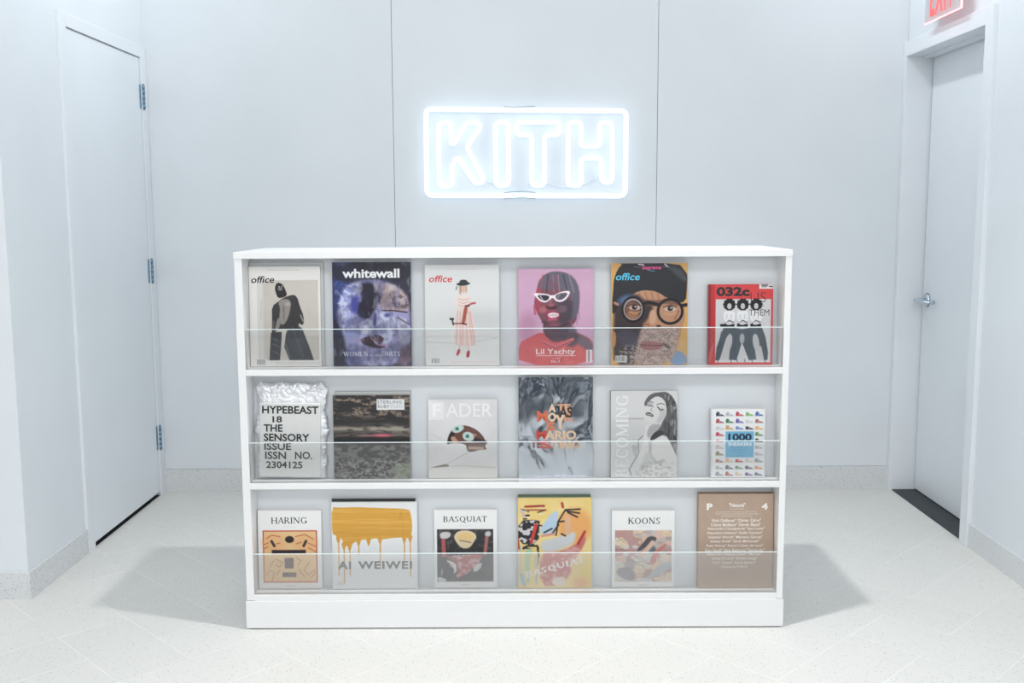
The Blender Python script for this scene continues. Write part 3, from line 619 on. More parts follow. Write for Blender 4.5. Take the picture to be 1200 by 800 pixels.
# office: close portrait with cap and round glasses
a = Art((38, 50, 565, 757), .258, .345, (224, 170, 96))
a.poly([(440, 640), (565, 560), (565, 757), (400, 757)], (222, 176, 112), 6); a.poly([(455, 690), (490, 650), (560, 690), (565, 757), (440, 757)], (130, 160, 198), 10)
sk = (196, 142, 108)
a.poly([(180, 240), (420, 240), (530, 330), (552, 420), (530, 500), (500, 620), (440, 757), (90, 757), (60, 640), (80, 500), (100, 300)], sk, 6)
a.poly([(60, 300), (200, 250), (300, 330), (330, 360), (300, 420), (250, 490), (300, 540), (240, 600), (220, 757), (60, 757), (50, 600)], (62, 48, 52), 22)
a.poly([(60, 540), (160, 500), (250, 560), (200, 640), (120, 650)], (74, 70, 90), 26, .8)
a.ell(185, 370, 52, 56, (128, 84, 66), 20); a.ell(185, 410, 42, 30, (166, 110, 78), 16)
a.poly([(250, 480), (300, 500), (360, 490), (420, 490), (510, 500), (500, 620), (440, 757), (190, 757), (210, 640)], (186, 158, 148), 20)
nz = a.noise(31, 11, 11, 2); bm_ = a.mask([(250, 500), (360, 500), (510, 490), (490, 640), (440, 757), (140, 757), (160, 650), (220, 580)], 24)
a.mix(bm_ * a.thr(nz, .45, .62) * .5, (116, 98, 98)); a.mix(bm_ * a.thr(a.noise(32, 10, 10, 2), .55, .7) * .55, (222, 208, 202))
a.mix(a.mask([(90, 640), (200, 600), (240, 757), (80, 757)], 20) * a.thr(nz, .5, .6) * .7, (190, 176, 170)); 
a.poly([(230, 610), (285, 588), (330, 596), (390, 606), (405, 625), (360, 652), (290, 658), (245, 640)], (168, 110, 112), 6); a.line([(238, 618), (310, 622), (400, 622)], 5, (96, 52, 58), 4); a.line([(400, 610), (440, 640)], 14, (60, 50, 54), 8, .7)
for k in range(5): a.line([(230 + k * 42, 256), (250 + k * 40, 312)], 9, (140, 92, 68), 9, .6)
a.poly([(300, 380), (345, 370), (350, 470), (300, 480)], (214, 166, 132), 14); a.ell(365, 486, 16, 8, (80, 50, 46), 5); a.line([(262, 470), (300, 478)], 14, (170, 104, 72), 8)
a.poly([(250, 300), (360, 310), (430, 290), (520, 330), (530, 350), (400, 330), (350, 350), (250, 345)], (110, 72, 58), 12, .8)
a.poly([(48, 55), (110, 50), (500, 50), (560, 110), (562, 200), (552, 330), (470, 310), (420, 290), (360, 250), (300, 238), (230, 240), (160, 280), (100, 330), (48, 420), (42, 330), (55, 180)], (38, 39, 46), 5)
a.poly([(38, 50), (120, 50), (80, 90), (55, 160), (48, 220), (38, 220)], (224, 168, 92), 4); a.poly([(500, 50), (565, 50), (565, 130), (545, 105)], (222, 168, 96), 4)
a.poly([(400, 60), (510, 80), (560, 150), (555, 190), (480, 130)], (74, 80, 88), 22, .8); a.ell(130, 300, 50, 26, (90, 120, 170), 26, .8, -25)
a.ring(188, 372, 66, 74, 15, (206, 190, 184), 4, .8); a.ring(188, 370, 74, 84, 16, (26, 26, 32), 4); a.ring(445, 385, 84, 84, 19, (24, 25, 32), 4); a.line([(262, 330), (300, 322), (365, 340)], 24, (26, 26, 32), 4); a.line([(525, 345), (556, 340)], 24, (26, 26, 32), 4)
for cx, cy in ((200, 358), (447, 368)):
    a.ell(cx, cy, 40, 17, (206, 190, 180), 5, .9); a.ell(cx - 2, cy - 3, 19, 18, (50, 34, 34), 4); a.ell(cx + 4, cy - 7, 5, 5, (236, 236, 236), 3); a.line([(cx - 48, cy - 14), (cx, cy - 27), (cx + 42, cy - 12)], 8, (90, 58, 46), 5)
    a.line([(cx - 36, cy + 30), (cx, cy + 40), (cx + 40, cy + 28)], 7, (226, 176, 132), 8, .8)
a.line([(505, 380), (475, 440)], 6, (130, 76, 50), 5)
a.poly([(40, 520), (72, 530), (70, 620), (44, 640)], (206, 140, 84), 8); a.line([(62, 325), (82, 335)], 18, (190, 130, 110), 8)
a.line([(225, 58), (260, 62)], 8, (240, 226, 230), 3); a.line([(405, 56), (425, 75)], 9, (232, 200, 214), 3); a.line([(190, 75), (245, 78)], 3, (120, 140, 150), 3); a.line([(390, 76), (440, 78)], 3, (120, 140, 150), 3); a.line([(290, 97), (335, 107)], 5, (70, 150, 190), 3)
barcode(a, 66, 692, 146, 738, 8)
b = book('magazine', 'magazine with a close portrait in black cap and round black glasses, pale blue title', 'magazine', a, .460, .063, .906, .014, M['print_gloss'], (214, 196, 172))
text(b, a, 'office', (70, 118, 235, 168), (86, 204, 240), bold=.014, shear=.2)
text(b, a, 'Supreme', (250, 66, 382, 100), (226, 84, 150), bold=.03)

# red cover, three figures
a = Art((70, 85, 592, 740), .217, .272, (226, 66, 70))
a.rect_(70, 85, 118, 740, (206, 50, 56)); a.rect_(70, 85, 84, 740, (150, 40, 48), 6)
a.poly([(72, 640), (110, 560), (118, 570), (84, 740), (72, 740)], (236, 110, 112), 10, .6)
a.rect_(126, 207, 576, 722, (214, 215, 217)); a.rect_(478, 85, 592, 122, (228, 226, 226)); a.line([(500, 92), (545, 92)], 12, (120, 120, 124), 3); a.line([(500, 104), (540, 104)], 8, (120, 120, 124), 3); a.line([(560, 103), (585, 103)], 9, (50, 50, 56), 3)
for i, x in enumerate((237, 346, 455)):
    a.poly([(x - 48, 310), (x - 28, 300), (x + 28, 300), (x + 48, 315), (x + 44, 395), (x - 44, 395)], (240, 240, 242), 5)
    a.line([(x - 18, 330), (x - 22, 365)], 4, (180, 180, 184), 5); a.line([(x + 18, 330), (x + 16, 365)], 4, (180, 180, 184), 5)
    a.ell(x, 250, 47, 47, (30, 30, 34), 4)
    for q in range(10): a.ell(x + 44 * math.cos(q * .63), 248 + 42 * math.sin(q * .63), 9, 9, (34, 34, 38), 4)
    a.ell(x, 263, 18, 24, (214, 212, 210), 4); a.line([(x - 12, 258), (x - 4, 258)], 4, (70, 70, 74), 3); a.line([(x + 4, 258), (x + 12, 258)], 4, (70, 70, 74), 3); a.line([(x - 5, 277), (x + 5, 277)], 3, (90, 70, 74), 3)
    a.line([(x - 36, 408), (x, 378), (x + 34, 395)], 8, (70, 70, 76), 4)
    a.rect_(x - 74 if i == 0 else x - 46, 408, x + 42, 430, (34, 34, 38)); a.ell(x - 2, 402, 26, 14, (216, 216, 218), 4)
jc = (64, 78, 92)
a.poly([(190, 440), (285, 440), (345, 450), (400, 440), (505, 440), (535, 520), (556, 640), (552, 705), (520, 705), (490, 600), (460, 490), (435, 520), (462, 700), (400, 705), (360, 600), (342, 560), (330, 600), (300, 705), (236, 700), (255, 520), (240, 490), (215, 520), (160, 705), (126, 705), (135, 600)], jc, 4, 1, 0)
a.ell(236, 560, 26, 72, (200, 200, 202), 4, 1, 8); a.ell(457, 560, 26, 72, (200, 200, 202), 4, 1, -8); a.ell(343, 528, 20, 42, (176, 178, 182), 4)
a.poly([(160, 705), (200, 590), (232, 590), (236, 705)], (204, 204, 206), 4, 1, 0); a.poly([(463, 705), (462, 590), (500, 590), (525, 705)], (204, 204, 206), 4, 1, 0)
for x in (150, 260, 310, 372, 432, 535): a.line([(x - 8, 700), (x + 2, 722)], 7, (40, 40, 46), 4); a.line([(x, 706), (x + 8, 722)], 5, (240, 240, 240), 3)
for p in ([(175, 470), (150, 600)], [(290, 460), (280, 640)], [(395, 460), (410, 640)], [(510, 480), (535, 620)]): a.line(p, 6, (36, 46, 58), 8, .7)
b = book('magazine', 'small red magazine with three look-alike figures in dark trousers', 'magazine', a, .769, .058, .906, .020, M['print'], (176, 46, 52), (150, 36, 44))
text(b, a, '032c', (130, 105, 400, 182), (26, 26, 30), bold=.05)
text(b, a, 'US', (408, 150, 532, 232), (34, 34, 38), bold=-.018); text(b, a, 'vs.', (476, 240, 520, 268), (40, 40, 44), bold=-.01); text(b, a, 'THEM', (398, 290, 562, 340), (34, 34, 38), bold=-.005)

# ---- middle tier
# silver foil packet
pk = tag(empty('foil_packet', (-.767, YS + .058, .517), (-R(3), R(1.0), 0)), 'crumpled silver foil packet with black capital lettering', 'packet')
def foil():
    m = mat('crumpled_foil', (232, 234, 238), 0.42, 0.6); n, l, b_ = nodes(m)
    tc = n.new('ShaderNodeTexCoord'); nz_ = n.new('ShaderNodeTexNoise'); nz_.inputs['Scale'].default_value = 38; nz_.inputs['Detail'].default_value = 5; nz_.inputs['Distortion'].default_value = 1.2
    l.new(tc.outputs['Object'], nz_.inputs['Vector']); bp = n.new('ShaderNodeBump'); bp.inputs['Strength'].default_value = .5; bp.inputs['Distance'].default_value = .003
    l.new(nz_.outputs['Fac'], bp.inputs['Height']); l.new(bp.outputs['Normal'], b_.inputs['Normal']); return m
M['foil'] = foil()
pw, ph, nx, ny = .240, .325, 84, 104
fa = Art((42, 70, 600, 770), pw, ph, (0, 0, 0), .0031); ridg = 1 - 2 * np.abs(fa.noise(41, 90, 60, 3) - .5); ridg2 = 1 - 2 * np.abs(fa.noise(42, 34, 26, 3) - .5)
vs = []; fs = []
U = np.linspace(0, 1, fa.nx + 1); V_ = np.linspace(0, 1, fa.ny + 1)
for j, vv in enumerate(V_):          # v from top
    for i, uu in enumerate(U):
        e = min(uu, 1 - uu) ; ev = min(vv, 1 - vv)
        pil = min(1, e / .10) ** .5 * min(1, ev / .07) ** .5
        edge = max(0, 1 - e / .10); top = max(0, 1 - vv / .22); bot = max(0, 1 - (1 - vv) / .06)
        cr = 0.0010 + 0.0045 * max(edge, top * 1.1, bot * .7)
        y = -0.010 * pil + cr * (ridg[j, i] - .6) * 2 + cr * .6 * (ridg2[j, i] - .6) * 2 * max(edge, top, .15)
        x = (uu - .5) * pw * (1 - .02 * math.sin(vv * 9) * edge) + (.004 * math.sin(vv * 17) + .002 * math.sin(vv * 41)) * edge * (1 if uu > .5 else -1)
        z = (1 - vv) * ph - .010 * max(0, top - .4) * math.sin(uu * math.pi * 1.0 + .3) * -1 + .003 * math.sin(uu * 23) * top - (.006 if uu > .9 and vv < .08 else 0)
        vs.append((x, y, z + .002))
n1 = len(vs); w1 = fa.nx + 1
for (x, y, z) in list(vs): vs.append((x, 0.008 - (y + .004) * .3, z))
for j in range(fa.ny):
    for i in range(fa.nx):
        q = j * w1 + i; fs.append((q, q + w1, q + w1 + 1, q + 1)); fs.append((n1 + q, n1 + q + 1, n1 + q + w1 + 1, n1 + q + w1))
bd = [j * w1 for j in range(fa.ny + 1)] + [fa.ny * w1 + i for i in range(1, w1)] + [j * w1 + fa.nx for j in range(fa.ny - 1, -1, -1)] + [i for i in range(fa.nx - 1, 0, -1)]
for k_ in range(len(bd)): p, q = bd[k_], bd[(k_ + 1) % len(bd)]; fs.append((p, n1 + p, n1 + q, q))
mb = MB(); mb.add(vs, fs, 0, False); mb.build('foil_bag', M['foil'], pk)
ins_ = MB().box(-.110, .101, -.0135, -.002, .008, .266, b=.005); ins_.build('wrapped_magazine', mat('foil_wrapped_white', (226, 227, 226), .38, .35), pk)
for s_, bx_ in (('HYPEBEAST', (90, 222, 538, 280)), ('18', (172, 298, 248, 345)), ('THE', (102, 360, 252, 414)), ('SENSORY', (102, 428, 466, 484)), ('ISSUE', (106, 496, 320, 550)), ('ISSN', (112, 562, 280, 618)), ('NO.', (350, 560, 488, 616)), ('2304125', (120, 634, 410, 686))):
    o_ = text(pk, fa, s_, bx_, (34, 36, 42), bold=.022); o_.location.y = -.0146
# corner ears of the bag
for sx_, px_ in ((-1, -.118), (1, .088)):
    e_ = MB(); e_.add([(px_, -.004, .300), (px_ + .03, -.006, .312), (px_ + .012, .0, .338), (px_ + .002, .002, .327), (px_, .004, .300), (px_ + .03, .004, .312), (px_ + .012, .004, .338)], [(0, 1, 2), (0, 2, 3), (4, 6, 5), (0, 4, 5, 1), (1, 5, 6, 2)]); e_.build('corner_fold', M['foil'], pk)

# dark landscape book
a = Art((42, 150, 610, 775), .261, .289, (52, 50, 52))
n1_ = a.noise(51, 60, 16, 4); n2_ = a.noise(52, 14, 12, 3); n3_ = a.noise(53, 200, 30, 3)
a.mix(a.thr(n1_, .45, .6) * np.clip((360 - a.Y) / 80, 0, 1) * .9, (160, 140, 122)); a.mix(a.thr(n2_, .48, .62) * np.clip((350 - a.Y) / 80, 0, 1) * .7, (58, 52, 52))
a.mix(np.exp(-((a.Y - 405 - 14 * (n3_ - .5) * 4) / 30) ** 2) * .95 * a.thr(n1_, .25, .5), (176, 166, 150)); a.mix(np.exp(-((a.Y - 345) / 24) ** 2) * .7, (50, 48, 50))
a.mix(np.exp(-((a.Y - 450) / 14) ** 2) * a.thr(a.noise(54, 50, 10, 3), .4, .6) * .6, (150, 128, 120)); a.ell(405, 450, 74, 11, (222, 104, 122), 9); a.ell(300, 452, 50, 6, (190, 120, 120), 8, .7)
a.mix(np.exp(-((a.Y - 487) / 16) ** 2) * .8, (40, 40, 44)); a.mix(a.thr(a.noise(55, 40, 20, 4), .4, .62) * np.clip((a.Y - 505) / 30, 0, 1) * .75, (134, 134, 132))
a.mix(a.thr(n2_, .5, .62) * np.clip((a.Y - 610) / 40, 0, 1) * .7, (170, 168, 164)); a.ell(560, 720, 90, 50, (150, 166, 136), 40, .6)
a.rect_(366, 180, 574, 260, (226, 228, 230)); smallprint(a, 33, 65, 746, 200, 764, (200, 200, 200), 1, .8)
b = book('book', 'dark landscape photo book with a pale label and a pink streak', 'book', a, -.490, .052, .516, .012, M['print'], (70, 68, 68))
text(b, a, 'STERLING', (372, 190, 552, 212), (60, 70, 86), spacing=1.15); text(b, a, 'RUBY', (376, 222, 462, 246), (60, 70, 86), spacing=1.1); text(b, a, 'STUDIO', (470, 222, 562, 246), (176, 186, 196), spacing=1.05)
a2 = Art((0, 0, 100, 100), .258, .300, (196, 198, 198), .02)
book('book', 'second copy of the dark landscape book, its pale top edge showing behind', 'book', a2, -.486, .0655, .516, .012, M['print'], (60, 60, 62))

# fader
a = Art((47, 178, 562, 768), .236, .272, (219, 218, 220))
a.c = a.c + (a.noise(61, 160, 120, 3)[..., None] - .5) * 16
a.rect_(48, 195, 165, 330, (232, 231, 233), 3); a.ell(300, 430, 180, 120, (226, 226, 228), 60, .8)
a.poly([(182, 515), (192, 460), (225, 400), (280, 372), (340, 372), (410, 405), (455, 450), (478, 500), (470, 530), (485, 555), (430, 555), (380, 570), (345, 572), (330, 520), (290, 505), (220, 505)], (110, 80, 72), 4)
a.poly([(182, 515), (195, 450), (225, 405), (250, 430), (230, 470), (210, 505)], (56, 46, 46), 6); a.poly([(210, 460), (240, 450), (270, 490), (260, 510), (225, 495)], (200, 150, 128), 8)
a.poly([(240, 440), (300, 430), (300, 500), (260, 480)], (112, 70, 58), 8); a.poly([(310, 385), (390, 410), (400, 460), (380, 480), (330, 420)], (122, 76, 64), 8); a.line([(375, 440), (400, 445)], 16, (206, 130, 122), 8); a.line([(400, 480), (470, 500)], 30, (60, 44, 42), 12); a.line([(340, 540), (450, 545)], 22, (188, 160, 146), 10)
for cx, cy, rx, ry, an in ((268, 398, 46, 26, -20), (345, 455, 44, 34, 20)):
    a.ell(cx, cy, rx, ry, (196, 216, 214), 4, 1, an); a.ell(cx - 6, cy - 2, 16, 14, (92, 160, 146), 5); a.ell(cx - 6, cy - 2, 7, 6, (30, 50, 50), 3); a.ell(cx + 14, cy - 6, 6, 5, (250, 250, 250), 3)
a.line([(340, 575), (190, 660), (60, 690)], 6, (190, 184, 176), 8, .9); a.poly([(60, 690), (130, 672), (180, 662), (210, 680), (140, 684)], (120, 108, 92), 6); a.line([(220, 680), (300, 674), (540, 690)], 5, (190, 180, 166), 8); a.mix(np.clip((a.Y - 690) / 20, 0, 1) * .7, (232, 230, 224))
for k in range(6): a.line([(60 + k * 22, 430 + k * 8), (110 + k * 14, 470 + k * 6)], 5, (206, 206, 210), 7, .7)
a.poly([(330, 505), (350, 505), (340, 560), (350, 575), (335, 560)], (90, 60, 60), 5)
b = book('magazine', 'white magazine, eyes showing through torn paper, pale capital title', 'magazine', a, -.177, .055, .516, .014, M['print'], (224, 223, 222))
text(b, a, 'F', (80, 208, 142, 306), (244, 243, 246), bold=.02)
text(b, a, 'ADER', (178, 206, 526, 308), (238, 237, 240), bold=.01)

# mirrored cover
a = Art((50, 10, 605, 765), .254, .348, (150, 154, 162))
def mirror():
    m = mat('silver_foil_cover', (196, 202, 212), 0.10, 1.0); n, l, b_ = nodes(m)
    tc = n.new('ShaderNodeTexCoord'); mp = n.new('ShaderNodeMapping'); mp.inputs['Scale'].default_value = (1, 1, .45); l.new(tc.outputs['Object'], mp.inputs['Vector'])
    nz_ = n.new('ShaderNodeTexNoise'); nz_.inputs['Scale'].default_value = 13; nz_.inputs['Detail'].default_value = 2.5; nz_.inputs['Distortion'].default_value = .8
    l.new(mp.outputs[0], nz_.inputs['Vector']); bp = n.new('ShaderNodeBump'); bp.inputs['Strength'].default_value = 1; bp.inputs['Distance'].default_value = .006
    l.new(nz_.outputs['Fac'], bp.inputs['Height']); l.new(bp.outputs['Normal'], b_.inputs['Normal']); return m
M['mirror'] = mirror()
b = book('book', 'mirror-finish silver book with overlapping flesh-toned capital letters', 'book', a, .142, .052, .516, .014, M['mirror'], (170, 174, 180))
skin, red_ = (226, 196, 168), (206, 70, 56)
for s_, bx_, c_ in (('M', (186, 262, 266, 342), (214, 108, 76)), ('A', (272, 210, 330, 270), skin), ('TE', (336, 210, 440, 262), (216, 160, 124)), ('O', (270, 275, 330, 342), skin), ('Y', (322, 290, 398, 402), skin), ('R', (390, 268, 462, 342), (206, 150, 118)), ('S', (258, 340, 322, 412), (214, 122, 84)),
                    ('M', (182, 408, 258, 470), red_), ('ARIO', (244, 408, 482, 478), skin), ('TE', (138, 484, 222, 540), (120, 52, 64)), ('S', (210, 484, 296, 546), red_), ('TINO', (296, 484, 520, 546), (228, 190, 158))):
    text(b, a, s_, bx_, c_, bold=.05)
text(b, a, 'AS', (352, 232, 452, 312), (44, 36, 38), bold=.03)

# black and white portrait book
a = Art((35, 118, 532, 768), .228, .300, (212, 212, 213))
a.mix(np.clip((a.Y - 325) / 20, 0, 1) * .35, (196, 196, 198)); a.mix(np.clip((a.Y - 480) / 160, 0, 1) * .6, (222, 222, 222)); a.line([(170, 326), (285, 326)], 10, (168, 168, 170), 8)
a.poly([(300, 360), (420, 380), (430, 450), (500, 520), (532, 600), (532, 768), (220, 768), (240, 640), (270, 520), (290, 440)], (224, 223, 222), 6)
a.poly([(390, 130), (450, 125), (500, 165), (532, 240), (532, 620), (490, 520), (440, 440), (350, 480), (325, 490), (345, 440), (400, 400), (430, 330), (450, 260), (430, 190), (380, 160), (320, 190), (296, 240), (280, 215), (310, 160), (350, 135)], (96, 96, 99), 5)
hn = a.noise(71, 16, 60, 3); hm = a.mask([(430, 130), (500, 165), (532, 240), (532, 600), (480, 500), (430, 430), (440, 300), (450, 220)], 8); a.mix(hm * a.thr(hn, .5, .66) * .75, (176, 176, 178)); a.mix(hm * a.thr(a.noise(72, 14, 50, 3), .55, .7) * .7, (50, 50, 54))
a.poly([(330, 185), (380, 155), (430, 180), (452, 235), (448, 300), (420, 350), (380, 372), (330, 362), (285, 340), (278, 300), (300, 240)], (214, 213, 212), 5)
a.poly([(400, 240), (445, 250), (440, 320), (400, 362), (370, 350), (400, 300)], (186, 185, 186), 16, .8)
a.line([(300, 205), (325, 196), (352, 206)], 5, (100, 100, 104), 4); a.line([(378, 222), (410, 212), (436, 224)], 6, (96, 96, 100), 5); a.line([(308, 226), (330, 232), (346, 228)], 6, (50, 50, 54), 4); a.line([(384, 240), (404, 262), (424, 260)], 8, (56, 56, 60), 5); a.poly([(300, 200), (330, 190), (350, 215), (330, 235), (305, 232)], (150, 150, 152), 12, .5)
a.line([(352, 235), (330, 262), (345, 272)], 5, (150, 150, 152), 6); a.poly([(292, 288), (312, 276), (340, 288), (358, 306), (345, 314), (316, 304), (300, 302)], (70, 68, 72), 4); a.line([(306, 292), (340, 300)], 5, (226, 224, 224), 4)
a.poly([(330, 365), (420, 372), (390, 410), (350, 430), (320, 480), (300, 440)], (160, 160, 162), 14, .8); a.poly([(325, 485), (350, 440), (410, 410), (440, 440), (400, 460), (350, 490)], (70, 70, 74), 7)
a.poly([(190, 520), (235, 530), (240, 560), (216, 620), (196, 560)], (180, 180, 182), 12, .8); a.line([(272, 455), (240, 490), (244, 580), (200, 660), (174, 710), (190, 750)], 5, (92, 92, 96), 5); a.line([(330, 500), (330, 600), (380, 660), (430, 640)], 18, (176, 176, 178), 16, .8)
a.poly([(300, 560), (350, 600), (350, 660), (300, 700), (240, 740), (270, 640)], (204, 204, 204), 18, .8); a.line([(470, 480), (530, 600)], 6, (110, 110, 114), 6); a.mix(a.mask([(250, 660), (532, 650), (532, 768), (220, 768)], 30) * a.thr(a.noise(73, 20, 14, 3), .45, .6) * .35, (110, 110, 114))
b = book('book', 'grey photo book with a black and white portrait of a long-haired woman', 'book', a, .445, .053, .516, .013, M['print'], (120, 120, 122), (96, 96, 100))
text(b, a, 'BECOMING', (70, 150, 168, 765), (236, 237, 238), serif=True, rot=90, bold=.015)
text(b, a, 'CINDY', (292, 664, 398, 698), (240, 240, 240), serif=True); text(b, a, 'CRAWFORD', (286, 704, 505, 736), (240, 240, 240), serif=True)

# small white book of shoes
a = Art((95, 150, 572, 760), .184, .237, (236, 237, 239))
rng = random.Random(5)
pal = [(44, 46, 66), (176, 184, 190), (196, 44, 60), (120, 180, 96), (70, 96, 180), (180, 60, 66), (46, 120, 66), (92, 76, 170), (206, 208, 210), (170, 96, 84), (206, 208, 212), (206, 160, 92), (96, 136, 206), (50, 50, 54), (236, 180, 90), (206, 40, 80), (90, 150, 80), (214, 150, 160), (60, 66, 60), (206, 196, 190), (176, 182, 190), (140, 120, 80), (190, 186, 200), (170, 120, 96), (232, 190, 160), (206, 74, 70), (222, 206, 196), (150, 156, 166), (176, 180, 186), (96, 96, 124), (116, 150, 116), (86, 92, 110), (230, 150, 110), (150, 156, 166), (180, 96, 100), (222, 200, 170), (120, 80, 150), (90, 106, 136)]
ci = 0
for r_, y in enumerate((198, 260, 318, 375, 432, 490, 548, 610, 670, 730)):
    for c_, x in enumerate((172, 258, 346, 434, 520)):
        if 3 <= r_ <= 6 and 0 < c_ < 4: continue
        col = pal[ci % len(pal)]; ci += 1; up = rng.choice((0, 6, 10))
        a.poly([(x - 36, y + 14), (x - 36, y - 8), (x - 26, y - 14 - up), (x - 12, y - 12 - up), (x + 2, y - 2), (x + 26, y + 4), (x + 37, y + 14)], col, 3, .95, 0)
        a.line([(x - 36, y + 15), (x + 37, y + 15)], 5, tuple(int(q * .4 + 130) for q in col), 3); a.line([(x - 14, y - 4), (x + 4, y + 8)], 4, (240, 240, 240), 3, .8)
a.rect_(222, 350, 473, 582, (112, 186, 226)); smallprint(a, 60, 275, 485, 410, 530, (76, 140, 184), 3, .8); smallprint(a, 61, 305, 536, 390, 546, (76, 140, 184), 1, .7); smallprint(a, 62, 322, 562, 372, 570, (76, 140, 184), 1, .8)
for k in range(22): a.line([(100, 180 + k * 26), (100, 186 + k * 26)], 6, (130, 140, 150), 3, .6)
b = book('book', 'small white book covered with rows of tiny coloured shoes around a blue square', 'book', a, .766, .045, .516, .024, M['print'], (228, 229, 231))
text(b, a, '1000', (246, 368, 454, 434), (22, 42, 62), bold=.035); text(b, a, 'SNEAKERS', (244, 448, 456, 480), (238, 244, 248), bold=.03)

# ---- bottom tier
def artbook(rect, w, h, title, tb, label, xc, t, draw, box):
    a = Art(rect, w, h, (238, 239, 239)); draw(a, box)
    x0, y0, x1, y1 = box
    smallprint(a, 90, (x0 + x1) / 2 - 50, y0 - 32, (x0 + x1) / 2 + 50, y0 - 24, (190, 196, 200), 1, .6); smallprint(a, 91, (x0 + x1) / 2 - 34, y1 + 20, (x0 + x1) / 2 + 34, y1 + 28, (110, 112, 116), 1, .8)
    b = book('book', label, 'book', a, xc, .076 - t, .122, t, M['print'], (226, 227, 226), hard=.001)
    text(b, a, title, tb, (48, 54, 62), serif=True, bold=.012)
    return b
def d_orange(a, bx):      # plain abstract stand-in: cream and orange field, dark rounded blocks, red curves
    x0, y0, x1, y1 = bx; a.rect_(x0, y0, x1, y1, (202, 74, 60)); a.rect_(x0 + 9, y0 + 9, x1 - 9, y1 - 9, (236, 198, 142))
    a.ell(170, 400, 90, 70, (240, 178, 120), 40, .6); a.ell(400, 400, 90, 70, (238, 176, 118), 40, .6)
    a.rect_(150, 450, 405, 478, (60, 44, 50), 5); a.ell(285, 372, 34, 26, (60, 44, 50), 5); a.rect_(245, 510, 312, 590, (96, 74, 78), 6); a.rect_(228, 620, 330, 655, (96, 74, 78), 6)
    a.line([(150, 385), (170, 420)], 20, (70, 50, 54), 4); a.line([(408, 385), (390, 420)], 20, (70, 50, 54), 4)
    for p in ([(110, 365), (150, 340), (215, 350)], [(330, 350), (400, 335), (465, 370)], [(95, 410), (128, 395)], [(95, 440), (125, 425)], [(425, 400), (480, 425)], [(425, 435), (480, 465)], [(185, 405), (212, 398)], [(335, 405), (375, 392)]): a.line(p, 6, (200, 84, 60), 4)
    for p in ([(110, 640), (130, 600), (165, 620), (150, 680)], [(180, 520), (230, 545), (205, 580), (175, 560)], [(330, 510), (368, 530), (345, 560)], [(430, 545), (390, 600), (420, 640), (470, 600)], [(350, 600), (395, 655)], [(135, 570), (165, 530)], [(180, 640), (210, 600)], [(440, 660), (478, 620)]): a.line(p, 6, (186, 110, 84), 4, .9)
artbook((50, 155, 525, 742), .221, .277, 'HARING', (150, 205, 418, 254), 'white art book with an orange and cream square picture in a red border', -.784, .020, d_orange, (84, 304, 492, 697))
# drip cover
a = Art((28, 85, 668, 735), .297, .306, (233, 234, 236))
top = [(28, 118), (90, 124), (200, 120), (340, 125), (480, 130), (600, 136), (618, 155), (632, 250), (628, 310), (612, 350), (590, 352), (560, 348), (480, 352), (420, 362), (390, 362), (350, 352), (310, 366), (270, 362), (210, 376), (180, 395), (165, 410), (125, 412), (112, 385), (96, 346), (76, 352), (55, 330), (28, 318)]
oc = (226, 164, 62); a.poly(top, oc, 3)
st = a.noise(81, 260, 14, 3); tm = a.mask(top, 6); a.mix(tm * a.thr(st, .45, .7) * .55, (238, 190, 100)); a.mix(tm * np.exp(-((a.Y - 310) / 30) ** 2) * .4, (208, 146, 50)); a.line([(548, 160), (540, 210)], 5, (190, 134, 50), 5, .7); a.line([(556, 170), (560, 320)], 5, (206, 150, 60), 6, .6); a.line([(30, 190), (520, 195)], 3, (214, 154, 60), 4, .7); a.line([(30, 255), (520, 262)], 3, (210, 150, 56), 4, .6)
for x, y0, y1, w_ in ((76, 345, 632, 8), (117, 395, 690, 10), (160, 400, 630, 9), (227, 365, 478, 8), (302, 360, 408, 8), (388, 352, 560, 9), (570, 345, 520, 10), (614, 340, 640, 8)):
    a.line([(x, y0), (x + 2, (y0 + y1) / 2), (x, y1)], w_, oc, 4); a.poly([(x - 22, y0 - 12), (x + 22, y0 - 12), (x + 5, y0 + 50), (x - 5, y0 + 50)], oc, 4)
a.line([(118, 690), (104, 700)], 6, oc, 4, .8); a.rect_(66, 680, 100, 704, (196, 198, 200), 3, .6)
b = book('book', 'wide white book with a broad orange paint stroke dripping down its cover', 'book', a, -.488, .052, .122, .012, M['print'], (228, 229, 230), hard=.001)
for s_, bx_ in (('AI', (70, 526, 168, 586)), ('WEIWEI', (220, 526, 626, 586))): text(b, a, s_, bx_, (84, 88, 82), bold=.035, spacing=1.15)
a2 = Art((0, 0, 100, 100), .290, .314, (60, 60, 62), .02)
book('book', 'black-edged book standing behind the orange drip book', 'book', a2, -.492, .0655, .122, .009, M['print'], (40, 40, 44), page=mat('black_page_edge', (44, 44, 48), .6))
